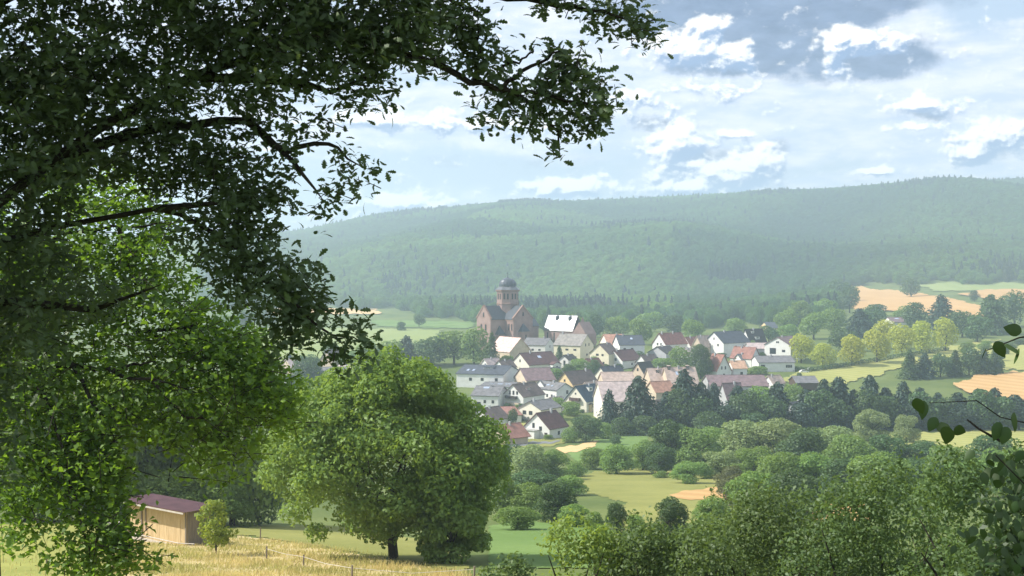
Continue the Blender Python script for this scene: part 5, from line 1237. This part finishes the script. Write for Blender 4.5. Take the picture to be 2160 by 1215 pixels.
def fence():
    posts = [(98, 1212, 44), (562, 1188, 36), (549, 1143, 30), (640, 1200, 30), (742, 1232, 40), (1000, 1240, 46)]
    x0, y0, z0 = hit(562, 1190)
    root = empty('pasture_fence', (x0, y0, z0), 0, 'electric pasture fence of thin posts and pale tape across the dry meadow', 'fence')
    tops = []
    for (px, py, h) in posts:
        x, y, z = hit(px, py); hh = h * y / F
        m = MB(); m.tube([(x - x0, y - y0, z - z0 - .3), (x - x0 + .02, y - y0, z - z0 + hh)], .045, 6); m.build('post', M['planks_grey'], root)
        tops.append(Vector((x - x0, y - y0, z - z0 + hh * .85)))
    m = MB(); m.tube([tops[1], (tops[1] + tops[3]) / 2 - Vector((0, 0, .06)), tops[3], (tops[3] + tops[4]) / 2 - Vector((0, 0, .08)), tops[4], (tops[4] + tops[5]) / 2 - Vector((0, 0, .2)), tops[5]], .011, 5); m.build('tape', M['rail'], root)
fence()
def grass():
    """dry grass stalks of the near meadow"""
    rng = np.random.default_rng(21); n = 60000
    y = np.exp(rng.uniform(math.log(52), math.log(92), n)); px = rng.uniform(-60, 1010, n); x = (px - CX) / F * y
    z = ground_z(x, y); py = HORIZON - (z - CAM[2]) / y * F
    lim = np.interp(px, [-60, 240, 330, 430, 520, 640, 760, 880, 1010], [1150, 1135, 1144, 1142, 1132, 1152, 1174, 1196, 1226])
    keep = (py > lim + rng.normal(size=n) * 4) & ~((px < 235) & (rng.random(n) < .95)); x, y, z = x[keep], y[keep], z[keep]; n = len(x)
    clump = .6 + .4 * np.sin(x * .9 + 1.3) * np.sin(y * .7) + .25 * rng.random(n)
    h = rng.uniform(.08, .42, n) * clump; a = rng.uniform(0, 6.28, n); w = .022
    lean = rng.normal(size=(n, 2)) * .18 * h[:, None] + np.array([.12, -.02]) * h[:, None]
    b = np.stack([x, y, z - .02], 1); dx = np.stack([np.cos(a) * w, np.sin(a) * w, 0 * a], 1)
    mid = b + np.stack([lean[:, 0] * .4, lean[:, 1] * .4, h * .6], 1); top = b + np.stack([lean[:, 0], lean[:, 1], h], 1)
    V = np.stack([b - dx, b + dx, mid + dx * .9, mid - dx * .9, mid - dx * .9, mid + dx * .9, top + dx * .5, top - dx * .5], 1).reshape(-1, 3)
    Q = np.arange(n * 8).reshape(-1, 4)
    link('grass', np_mesh('grass', V, Q, M['stalk']), kind='stuff')
M['stalk'] = foliage('dry_stalks', (.33, .255, .115), (.56, .44, .23), .3, .1, .0, (.22, (.20, .21, .075), (.58, .45, .23)))
grass()

# ------------------------------------------------------------------ bushes on the near slope, lower right
M['elder_leaf'] = foliage('elder_leaf', (.085, .150, .030), (.200, .290, .068), .4, .1)
def near_bush(label, px, py, w, h, d, n, leaf, mat, seed, nl=34, name='bush', cat='bush', zb=-.1, wd=.55):
    """px,py = middle of the foot as it would appear; d = distance"""
    p0 = at(px, py, d); s = d / F
    gz = float(ground_z(p0.x, p0.y))
    root = empty(name, (p0.x, p0.y, gz), 0, label, cat)
    hm = at(px, py - h, d).z - gz; wm = w * s
    mb = MB(); rg = random.Random(seed)
    for k in range(7):
        a = k * .9 + rg.random(); mb.tube([(0.1 * math.cos(a), .1 * math.sin(a), -.3), (.2 * wm * math.cos(a), .2 * wm * math.sin(a), hm * .42), (.30 * wm * math.cos(a + .2), .30 * wm * math.sin(a + .2), hm - h * s * rg.uniform(.35, .5))], [.05, .03, .01], 6)
    mb.build('stems', M['bark'], root)
    p, dl, r = crown_pts(seed, n, zb=zb, nl=nl, rl=(.09, .17), shape='dome')
    top = (p[:, 2] - zb) / (1 - zb)
    q = p * np.array([wm, wm * .8, 1]); vis = h * s
    q[:, 2] = hm - vis * 1.15 + top * vis * 1.15          # crown hangs in the upper part, stems below
    q = q + r.normal(size=q.shape) * .13
    hole = np.sin(q[:, 0] * 2.3 + seed) + np.sin(q[:, 2] * 2.9 + q[:, 1] * 1.7) + .7 * np.sin(q[:, 0] * 5.1 - q[:, 2] * 4.3)
    kp = (hole > -.75) | (r.random(len(q)) < .35); q = q[kp]; dl = dl[kp]
    sh = []
    for k in range(26):                      # young shoots standing out of the crown
        i0 = r.integers(0, len(q)); b0 = q[i0]
        if b0[2] < hm - vis * .55: continue
        dv = unit(np.array([r.normal() * .5, r.normal() * .5, 1.0])); L0 = r.uniform(.4, 1.0); m = int(L0 / leaf * 5)
        tt = r.random(m)[:, None]; sh.append(b0 + dv * tt * L0 + r.normal(size=(m, 3)) * leaf * .55)
    if sh:
        sh = np.concatenate(sh); q = np.concatenate([q, sh]); dl = np.concatenate([dl, unit(r.normal(size=sh.shape))])
    nr = dl * .6 + r.normal(size=q.shape) * .6 + np.array([0, 0, .35])
    V, Q = cards(q, nr, leaf, wd, r)
    link('crown', np_mesh('crown', V, Q, M[mat]), None, root)
near_bush('bright elder bush with light leaves in the bottom middle', 1235, 1330, 300, 280, 34, 12000, .14, 'elder_leaf', 501)
near_bush('low leafy bush at the bottom edge right of the walnut', 1075, 1320, 190, 150, 42, 6000, .17, 'bush_leaf2', 502)
near_bush('leafy bush filling the bottom between elder and right corner', 1410, 1380, 330, 320, 33, 18000, .125, 'bush_leaf2', 503)
near_bush('large spreading bush in the lower right', 1600, 1440, 470, 450, 31, 27000, .115, 'bush_leaf2', 504)
near_bush('tall leafy bush right of the spreading bush', 1850, 1440, 480, 520, 29, 29000, .11, 'bush_leaf2', 505)
near_bush('dark leafy bush in the lower right corner', 2060, 1480, 460, 590, 26, 24000, .11, 'bush_leaf2', 506)
near_bush('deep shaded bush at the right frame edge', 2200, 1480, 260, 600, 18, 6000, .12, 'bush_leaf3', 507)
near_bush('darker bush behind the bright elder bush', 1350, 1300, 240, 210, 48, 9000, .19, 'bush_leaf2', 508)
near_bush('green bush rising behind the spreading bush', 1700, 1330, 360, 330, 46, 14000, .19, 'bush_leaf2', 509)
near_bush('green bush behind the dark corner bush', 1960, 1310, 360, 370, 44, 14000, .18, 'bush_leaf', 510)
near_bush('loose bush below the narrow dark pasture bush', 1500, 1300, 240, 240, 50, 9000, .19, 'bush_leaf', 511)

# ------------------------------------------------------------------ foreground oak hanging in from the left
def oak_outline():
    """one lobed oak leaf, 1 long: rows of (t, half width)"""
    return [(0, .012), (.10, .02), (.18, .10), (.26, .15), (.31, .08), (.40, .20), (.47, .24), (.53, .12), (.63, .25), (.70, .27), (.77, .14), (.86, .19), (.94, .13), (1.0, .02)]
LEAF_ROWS = oak_outline()
def leaf_arrays():
    V = []; Q = []
    for t, w in LEAF_ROWS:
        z = .10 * math.sin(t * 3.0)
        V += [(-w, t, z + .5 * w * .5), (0, t, z), (w, t, z + .5 * w * .5)]
    for i in range(len(LEAF_ROWS) - 1):
        a = i * 3; Q += [(a, a + 1, a + 4, a + 3), (a + 1, a + 2, a + 5, a + 4)]
    return np.array(V), np.array(Q)
LV, LQ = leaf_arrays()
def leaf_arrays_light():
    rows = [(0, .012), (.16, .10), (.27, .15), (.33, .08), (.45, .24), (.54, .12), (.68, .27), (.77, .14), (.88, .19), (1.0, .02)]
    V = []; Q = []
    for t, w in rows:
        z = .10 * math.sin(t * 3.0); V += [(-w, t, z + .12 * w), (w, t, z - .12 * w)]
    for i in range(len(rows) - 1): a = i * 2; Q.append((a, a + 1, a + 3, a + 2))
    return np.array(V), np.array(Q)
SV, SQ = leaf_arrays_light()
def frames(n, rng, nrm_bias, tan_bias, spread_n=.6, spread_t=.7):
    nr = unit(np.asarray(nrm_bias) + rng.normal(size=(n, 3)) * spread_n)
    t = np.asarray(tan_bias) + rng.normal(size=(n, 3)) * spread_t
    t = unit(t - nr * (t * nr).sum(1, keepdims=True)); b = np.cross(t, nr)
    return b, t, nr
def leaves_mesh(name, pos, L, b, t, nr, mat, V0=None, Q0=None):
    V0 = LV if V0 is None else V0; Q0 = LQ if Q0 is None else Q0
    P = pos[:, None, :] + L[:, None, None] * (V0[None, :, 0:1] * b[:, None, :] + V0[None, :, 1:2] * t[:, None, :] + V0[None, :, 2:3] * nr[:, None, :])
    n = len(pos); k = len(V0)
    Q = (np.arange(n) * k)[:, None, None] + Q0[None]
    return np_mesh(name, P.reshape(-1, 3), Q.reshape(-1, 4), mat)
def oak():
    rng = np.random.default_rng(8); rg = random.Random(8)
    tr0 = at(-150, 700, 10.6)
    gz = float(ground_z(tr0.x, tr0.y))
    org = Vector((tr0.x, tr0.y, gz))
    root = empty('oak_tree', org, 0, 'old oak overhanging the view from the left with dark lobed leaves', 'oak tree')
    O = np.array(org)
    def L(p): return Vector(p) - org
    mb = MB()
    mb.tube([org - org - Vector((0, 0, .5)), L(at(-150, 900, 10.6)), L(at(-130, 500, 10.6)), L(at(-120, 100, 10.8)), L(at(-60, -400, 11))], [.52, .40, .36, .30, .2], 12)
    mb.build('trunk', M['bark'], root)
    limb = MB()
    B = [([(-130, 520, 10.6), (120, 330, 11), (400, 160, 11.4), (700, 70, 11.2), (900, 128, 10.8), (990, 172, 10.6), (1060, 186, 10.5), (1130, 195, 10.4), (1230, 215, 10.3), (1290, 225, 10.2)], .045),
         ([(-100, 50, 10.8), (250, -130, 11), (650, -120, 11), (960, -20, 10.6), (1070, -8, 10.6), (1180, 12, 10.6), (1270, 20, 10.6), (1350, 55, 10.5)], .06),
         ([(-130, 560, 10.6), (100, 480, 11.5), (330, 440, 11.8), (480, 500, 11.4), (560, 590, 11), (640, 660, 10.8), (700, 705, 10.6), (760, 720, 10.5)], .026),
         ([(120, 330, 11), (350, 270, 11.6), (520, 250, 11.4), (600, 320, 11.2), (690, 300, 11), (760, 350, 10.8)], .05),
         ([(520, 250, 11.4), (620, 340, 11), (680, 420, 10.8)], .03),
         ([(400, 160, 11.4), (560, 170, 11.2), (700, 190, 11), (800, 150, 10.8)], .045),
         ([(950, 0, 10.6), (980, 14, 10.6), (1010, 26, 10.6), (1028, 24, 10.6)], .014),
         ([(850, 128, 10.8), (890, 140, 10.8), (925, 158, 10.8)], .012),
         ([(1060, 140, 10.5), (1090, 128, 10.5), (1118, 112, 10.5), (1128, 98, 10.5)], .010),
         ([(-130, 640, 10.6), (40, 640, 11.6), (200, 650, 12), (340, 600, 12)], .06),
         ([(330, 440, 11.8), (420, 430, 11.2), (520, 430, 11)], .04),
         ([(1060, 186, 10.5), (1100, 150, 10.5), (1160, 120, 10.4), (1190, 95, 10.4)], .018), ([(1060, 186, 10.5), (1130, 235, 10.4), (1180, 280, 10.4), (1180, 320, 10.4)], .018),
         ([(1000, 172, 10.6), (1010, 110, 10.6), (1005, 50, 10.6)], .018)]
    for pts, r in B:
        w = [L(at(*p)) for p in pts]; n = len(w)
        # extra wobble points
        ww = []; rr = []
        for i in range(n - 1):
            for k in range(3):
                t = k / 3; q = w[i].lerp(w[i + 1], t)
                if ww: q = q + Vector((rg.gauss(0, .012), rg.gauss(0, .03), rg.gauss(0, .012)))
                ww.append(q); rr.append(r * (1 - (i + t) / (n - 1)) ** .8 + .004)
        ww.append(w[-1]); rr.append(.004)
        limb.tube(ww, rr, 8)
    # blobs of foliage: (px, py, rx, ry, distance, depth, layers of cover)
    BL = [(60, 90, 190, 190, 11, 1.2, 2.6), (270, 60, 200, 150, 11.2, 1.2, 2.3), (500, 50, 220, 120, 11.2, 1.2, 3.0), (720, 30, 200, 100, 11, 1.0, 3.2), (880, 40, 100, 105, 10.8, .7, 3.0), (640, 110, 190, 70, 11, .8, 2.7), (800, 110, 70, 70, 10.8, .5, 2.4),
          (40, 330, 130, 240, 11.2, 1.2, 3.0), (230, 250, 170, 130, 11.4, 1.2, 2.6), (420, 190, 150, 110, 11.4, 1.0, 1.9), (560, 180, 100, 60, 11.2, .8, 1.7), (130, 300, 70, 100, 12, .8, 2.0), (360, 330, 110, 90, 11.6, .8, 2.6),
          (770, 170, 75, 50, 10.8, .4, 2.2), (740, 215, 40, 30, 10.8, .3, 1.5), (690, 250, 35, 30, 10.9, .3, 1.2), (565, 300, 70, 55, 11.2, .5, 2.2), (520, 250, 50, 40, 11.3, .4, 1.3), (655, 290, 45, 25, 11, .3, 1.6), (625, 372, 28, 24, 11, .25, 1.8),
          (745, 355, 52, 38, 10.8, .35, 2.0), (700, 380, 34, 40, 10.8, .3, 1.5), (678, 440, 32, 24, 10.8, .25, 1.7), (770, 395, 18, 26, 10.8, .2, 1.0), (720, 420, 14, 22, 10.8, .2, 1.0), (540, 400, 60, 60, 11.2, .5, 2.6), (590, 440, 30, 26, 11, .3, 1.6),
          (460, 400, 90, 90, 11.4, .8, 2.8), (440, 500, 80, 60, 11.4, .7, 2.4), (520, 520, 70, 70, 11.2, .7, 3.0), (560, 600, 85, 60, 11, .6, 3.2), (620, 620, 64, 52, 10.9, .5, 3.0), (640, 575, 30, 26, 10.9, .3, 2.0), (600, 690, 52, 46, 10.8, .4, 2.6), (650, 665, 50, 38, 10.8, .4, 2.4),
          (715, 715, 62, 40, 10.6, .4, 2.4), (765, 715, 32, 34, 10.5, .3, 2.2), (745, 672, 24, 22, 10.6, .2, 1.6), (705, 655, 18, 22, 10.7, .2, 1.5), (610, 730, 30, 20, 10.7, .3, 2.0), (735, 755, 34, 18, 10.6, .2, 1.4), (480, 600, 50, 50, 11.2, .5, 2.2),
          (1000, 60, 32, 48, 10.6, .3, 2.6), (1020, 130, 40, 46, 10.6, .3, 3.0), (985, 110, 30, 60, 10.6, .3, 2.2), (1060, 130, 24, 22, 10.5, .2, 1.8), (1112, 100, 16, 9, 10.5, .15, 2.0), (1035, 185, 42, 40, 10.6, .3, 2.0), (1050, 235, 46, 34, 10.5, .3, 2.0),
          (1130, 190, 56, 46, 10.4, .35, 2.6), (1195, 160, 54, 48, 10.4, .35, 2.6), (1185, 110, 28, 34, 10.4, .25, 2.2), (1225, 215, 60, 50, 10.3, .35, 2.4), (1285, 215, 30, 24, 10.2, .25, 1.8), (1205, 270, 56, 32, 10.3, .3, 2.3), (1120, 245, 44, 34, 10.4, .3, 2.0), (1250, 260, 30, 28, 10.3, .25, 2.0), (1182, 312, 18, 22, 10.4, .2, 2.2), (1230, 145, 24, 20, 10.4, .2, 1.8),
          (1265, 22, 62, 34, 10.6, .35, 2.4), (1340, 40, 42, 42, 10.5, .3, 2.6), (1190, -2, 60, 22, 10.6, .3, 2.2), (1370, 75, 22, 20, 10.5, .2, 1.6), (1298, 62, 14, 16, 10.6, .2, 1.2), (1150, 0, 40, 12, 10.6, .2, 1.6),
          (70, 600, 100, 140, 11.6, 1.0, 2.4), (140, 640, 90, 60, 12, .8, 2.0), (30, 760, 70, 140, 11.4, .9, 2.2), (240, 620, 70, 50, 12, .6, 1.4), (-80, 900, 110, 260, 11.2, .8, 2.4),
          (200, -150, 380, 110, 11.5, 1.5, 2.6), (650, -130, 330, 90, 11.2, 1.3, 2.6), (-250, 200, 180, 500, 11, 1.5, 2.4), (1000, -90, 200, 60, 10.8, .6, 2.0)]
    pos = []; near = []
    for (px, py, rx, ry, d, dp, cov) in BL:
        area = math.pi * rx * ry; leafpx = (.100 * F / d) ** 2 * .145
        n = int(area * cov * (.95 if px > 960 else .66 if cov < 2.5 else 1.0) / leafpx)
        # leaves sit on twigs: cluster centres with a handful of leaves each
        nc = max(2, n // 13)
        a = rng.uniform(0, 6.283, nc); r = np.sqrt(rng.random(nc)) * (1 + .10 * rng.normal(size=nc))
        cx_ = px + rx * r * np.cos(a); cy_ = py + ry * r * np.sin(a); cd = d + rng.normal(size=nc) * dp * .5
        k = rng.integers(0, nc, n)
        dx, dz = rays(cx_[k], cy_[k])
        c = np.stack([dx * cd[k], cd[k], CAM[2] + dz * cd[k]], 1)
        pos.append(c + rng.normal(size=(n, 3)) * .068)
        for i in range(0, nc, 2):
            q = at(cx_[i], cy_[i], cd[i]); e = Vector((rg.gauss(0, .06), rg.gauss(0, .08), rg.gauss(.01, .05)))
            limb.tube([L(q) - e * .9, L(q), L(q) + e], [.0045, .0035, .002], 4)
        near.append(np.full(n, min(rx, ry)))
    limb.build('branches', M['bark'], root)
    pos = np.concatenate(pos) ; near = np.concatenate(near)
    n = len(pos); size = rng.uniform(.068, .114, n)
    b, t, nr = frames(n, rng, (0, -.15, .8), (.35, -.1, -.35), .55, .75)
    # the largest visible leaves are parts of their own
    pxs = CX + F * pos[:, 0] / pos[:, 1]; pys = HORIZON - (pos[:, 2] - CAM[2]) / pos[:, 1] * F
    facing = np.abs((nr * unit(pos - CAM)).sum(1))
    score = size / pos[:, 1] * (.4 + facing) * np.where(near < 60, 1.35, 1.0) * np.where((pxs > 30) & (pxs < 1420) & (pys > 5) & (pys < 780), 1, 0)
    top = np.argsort(-score)[:300]
    sel = np.zeros(n, bool); sel[top] = True
    rel = pos - O
    me = leaves_mesh('foliage', rel[~sel], size[~sel], b[~sel], t[~sel], nr[~sel], M['oak_leaf'], SV, SQ)
    link('foliage', me, None, root, kind='stuff')
    lm = np_mesh('leaf', LV, LQ, M['oak_leaf'])
    for i in top:
        o = link('leaf', lm, None, root)
        R = Matrix((b[i], t[i], nr[i])).transposed().to_4x4()
        o.matrix_local = Matrix.Translation(Vector(rel[i])) @ R @ Matrix.Scale(float(size[i]), 4)
    # the rest of the big crown, above and to the left of the picture: it shades what hangs below
    m = 5200
    d = unit(rng.normal(size=(m, 3))); rad = rng.uniform(.55, 1, m)[:, None]
    cc = np.array([-5.2, 11.0, 66.2]); q = cc + d * rad * np.array([6.4, 6.2, 4.2])
    keep = ~((q[:, 1] < 4)); q = q[keep]
    pyq = HORIZON - (q[:, 2] - CAM[2]) / q[:, 1] * F; pxq = CX + F * q[:, 0] / q[:, 1]
    ok = (pyq < -60) | (pxq < -120); q = q[ok]
    V, Q = cards(q - O, rng.normal(size=q.shape) + np.array([0, 0, 1.2]), .42, .8, rng)
    link('upper_crown', np_mesh('upper_crown', V, Q, M['oak_leaf']), None, root)
    print('oak leaves', n)
oak()

def hanging_tree():
    """the lighter, finer leaved tree behind the oak, hanging down to the lower left"""
    rng = np.random.default_rng(18); rg = random.Random(3)
    f = at(-40, 1000, 24.0); gz = float(ground_z(f.x, f.y)); org = Vector((f.x, f.y, gz)); O = np.array(org)
    root = empty('field_maple', org, 0, 'sunlit green field maple behind the oak with branches hanging to the lower left corner', 'tree')
    def L(p): return Vector(p) - org
    mb = MB(); mb.tube([(0, 0, -.4), L(at(-40, 1000, 24)), L(at(-10, 780, 24)), L(at(40, 500, 24)), L(at(90, 330, 24))], [.40, .30, .26, .16, .05], 10); mb.build('trunk', M['bark'], root)
    lb = MB()
    for pts, r in [([(-10, 790, 24), (60, 775, 23.6), (150, 765, 23.4), (230, 780, 23.2), (320, 800, 23), (420, 830, 23)], .07), ([(0, 700, 24), (100, 520, 24), (170, 440, 24.2), (200, 400, 24.4)], .06), ([(60, 500, 24), (160, 490, 24), (280, 480, 24), (360, 470, 24)], .04),
                   ([(150, 765, 23.4), (190, 840, 23), (235, 900, 23), (245, 1000, 22.8), (250, 1090, 22.6)], .035), ([(60, 775, 23.6), (110, 860, 22.8), (140, 980, 22.5), (170, 1090, 22.2), (190, 1180, 22)], .035), ([(250, 480, 24), (270, 560, 24), (300, 640, 24)], .03),
                   ([(20, 600, 24), (150, 640, 24), (300, 700, 24), (480, 740, 24)], .05), ([(320, 800, 23), (390, 880, 23), (480, 900, 23.4)], .03), ([(170, 440, 24), (150, 390, 24), (150, 345, 24)], .03), ([(230, 780, 23), (300, 770, 23.2), (330, 765, 23.2)], .03), ([(300, 700, 24), (420, 690, 24.2), (520, 740, 24.3)], .03)]:
        w = [L(at(*p)) for p in pts]; ww = []; rr = []; n = len(w)
        for i in range(n - 1):
            for k in range(3):
                q = w[i].lerp(w[i + 1], k / 3)
                if ww: q = q + Vector((rg.gauss(0, .03), rg.gauss(0, .06), rg.gauss(0, .03)))
                ww.append(q); rr.append(r * (1 - (i + k / 3) / (n - 1)) ** .8 + .008)
        ww.append(w[-1]); rr.append(.008); lb.tube(ww, rr, 7)
    BL = [(150, 400, 70, 70, 24.4, 1, 1.7), (230, 400, 70, 60, 24.4, 1, 1.2), (310, 470, 70, 70, 24.4, 1, 1.7), (200, 500, 110, 80, 24.2, 1.2, 1.7), (330, 560, 80, 70, 24.2, 1, 1.7), (200, 600, 120, 90, 24, 1.2, 1.9), (60, 620, 90, 120, 24, 1.2, 2.2), (340, 650, 100, 80, 24, 1.2, 1.9),
          (440, 700, 80, 70, 24.2, 1.2, 1.8), (180, 720, 130, 80, 23.8, 1.2, 1.8), (480, 760, 90, 80, 24.2, 1.2, 2.0), (380, 770, 90, 60, 23.8, 1, 1.8), (540, 810, 70, 70, 24.4, 1, 2.2), (60, 800, 100, 90, 23.4, 1, 2.2), (220, 830, 110, 70, 23.4, 1, 1.9), (370, 870, 110, 80, 23.4, 1.2, 1.9),
          (500, 880, 90, 80, 24, 1.2, 2.0), (440, 960, 90, 60, 24, 1, 1.6), (80, 920, 110, 90, 23, 1, 2.3), (220, 920, 70, 80, 22.8, .8, 2.2), (60, 1020, 90, 80, 22.6, .8, 2.0), (180, 1000, 80, 80, 22.6, .8, 2.4), (225, 1080, 52, 80, 22.4, .6, 2.8), (205, 1170, 70, 60, 22.2, .6, 2.6), (50, 1110, 50, 55, 22.4, .6, 1.8),
          (290, 1185, 36, 30, 22.2, .4, 1.2), (150, 1120, 30, 40, 22.2, .4, 1.2), (130, 1190, 24, 30, 22, .4, 1.4), (330, 1175, 20, 16, 22.2, .3, .9), (255, 1150, 34, 60, 22.2, .4, 2.2), (-60, 700, 120, 350, 24, 1.5, 2.0), (590, 850, 40, 40, 24.4, .6, 1.4), (100, 350, 40, 30, 24.4, .8, 1.2), (575, 850, 60, 70, 25, .8, 1.8), (520, 740, 60, 50, 25, .8, 1.8)]
    pos = []
    for (px, py, rx, ry, d, dp, cov) in BL:
        leafpx = (.135 * F / d) ** 2 * .26
        n = int(math.pi * rx * ry * cov * 1.55 / leafpx); nc = max(3, n // 9)
        a = rng.uniform(0, 6.283, nc); r = np.sqrt(rng.random(nc)) * (1 + .12 * rng.normal(size=nc))
        cx_ = px + rx * r * np.cos(a); cy_ = py + ry * r * np.sin(a); cd = d + rng.normal(size=nc) * dp * .5; k = rng.integers(0, nc, n)
        dx, dz = rays(cx_[k], cy_[k]); pos.append(np.stack([dx * cd[k], cd[k], CAM[2] + dz * cd[k]], 1) + rng.normal(size=(n, 3)) * np.array([.16, .16, .10]))
        for i in range(0, nc, 4):
            q = L(at(cx_[i], cy_[i], cd[i])); e = Vector((rg.gauss(0, .25), rg.gauss(0, .25), rg.gauss(-.05, .18))); lb.tube([q - e, q, q + e], [.009, .007, .004], 4)
    lb.build('branches', M['bark'], root)
    pos = np.concatenate(pos); n = len(pos)
    V, Q = cards(pos - O, rng.normal(size=pos.shape) * .6 + np.array([0, -.1, .8]), .13, .62, rng)
    link('foliage', np_mesh('foliage', V, Q, M['maple_leaf']), None, root, kind='stuff')
    print('maple leaves', n)
hanging_tree()

def right_twig():
    """the near branch that reaches in from the right edge with a few broad leaves"""
    rng = np.random.default_rng(4)
    f = at(2700, 1400, 6.5); gz = float(ground_z(f.x, f.y)); org = Vector((f.x, f.y, gz)); O = np.array(org)
    root = empty('hazel_bush', org, 0, 'near hazel whose dark broad leaves hang in from the right edge', 'hazel')
    def L(p): return Vector(p) - org
    mb = MB(); mb.tube([(0, 0, -.2), L(at(2560, 1000, 6.4)), L(at(2400, 780, 6.3)), L(at(2250, 700, 6.2)), L(at(2150, 712, 6.1)), L(at(2080, 740, 6.0))], [.05, .03, .012, .006, .004, .002], 7)
    for pts in ([(2400, 780, 6.3), (2300, 860, 6.1), (2200, 900, 6.0), (2110, 880, 5.9), (2060, 845, 5.9), (1960, 850, 5.8)], [(2300, 860, 6.1), (2220, 980, 6), (2160, 1020, 6), (2100, 960, 6)], [(2110, 930, 5.9), (2065, 905, 5.9), (2040, 885, 5.9)]):
        mb.tube([L(at(*p)) for p in pts], [.007, .005, .004, .003, .0025, .0015][:len(pts)], 6)
    mb.build('branches', M['bark'], root)
    rows = [(0, .01), (.06, .16), (.2, .30), (.3, .33), (.38, .345), (.5, .33), (.62, .28), (.74, .22), (.86, .13), (1, .01)]
    V = []; Q = []
    for t, w in rows:
        z = -.25 * t * t
        V += [(-w, t, z - w * .25), (0, t, z), (w, t, z - w * .25)]
    for i in range(len(rows) - 1): a = i * 3; Q += [(a, a + 1, a + 4, a + 3), (a + 1, a + 2, a + 5, a + 4)]
    lm = np_mesh('leaf', np.array(V), np.array(Q), M['hazel_leaf'], True)
    spots = [(1985, 890, .12), (2000, 900, .13), (2012, 905, .11), (1975, 880, .10), (1950, 845, .12), (1930, 840, .11), (2110, 890, .12), (2125, 900, .11), (2140, 870, .12), (2100, 720, .11), (2125, 725, .12), (2150, 735, .11), (2080, 735, .08), (2155, 700, .12)]
    rg = random.Random(6)
    for i in range(150): spots.append((rg.gauss(2130, 42), rg.uniform(950, 1230), rg.uniform(.09, .13)))
    for (px, py, s) in spots:
        d = rg.uniform(5.7, 6.3) if py < 945 else rg.uniform(8, 9.5); p = L(at(px, py, d))
        b, t, nr = frames(1, rng, (-.1, -.5, .6), (-.2, -.1, -.9), .45, .4)
        o = link('leaf', lm, None, root)
        o.matrix_local = Matrix.Translation(p) @ Matrix((b[0], t[0], nr[0])).transposed().to_4x4() @ Matrix.Scale(s * .78, 4)
M['hazel_leaf'] = foliage('hazel_leaf', (.022, .050, .014), (.050, .095, .024), .2, .15, .03)
right_twig()

# ------------------------------------------------------------------ air
def haze():
    m = MB(); m.box((-4400, -4400, -60), (4400, 4400, 296))
    o = m.build('haze', None, kind='stuff')
    mt = bpy.data.materials.new('haze'); mt.use_nodes = True; t = NT(mt.node_tree)
    v = t.n('ShaderNodeVolumePrincipled'); v.inputs['Color'].default_value = (.70, .87, 1.0, 1); v.inputs['Density'].default_value = HAZE
    v.inputs['Anisotropy'].default_value = .25
    ou = t.n('ShaderNodeOutputMaterial'); t.link(v.outputs[0], ou.inputs['Volume'])
    mt.cycles.homogeneous_volume = True
    o.data.materials.append(mt)
HAZE = 0.00031
haze()
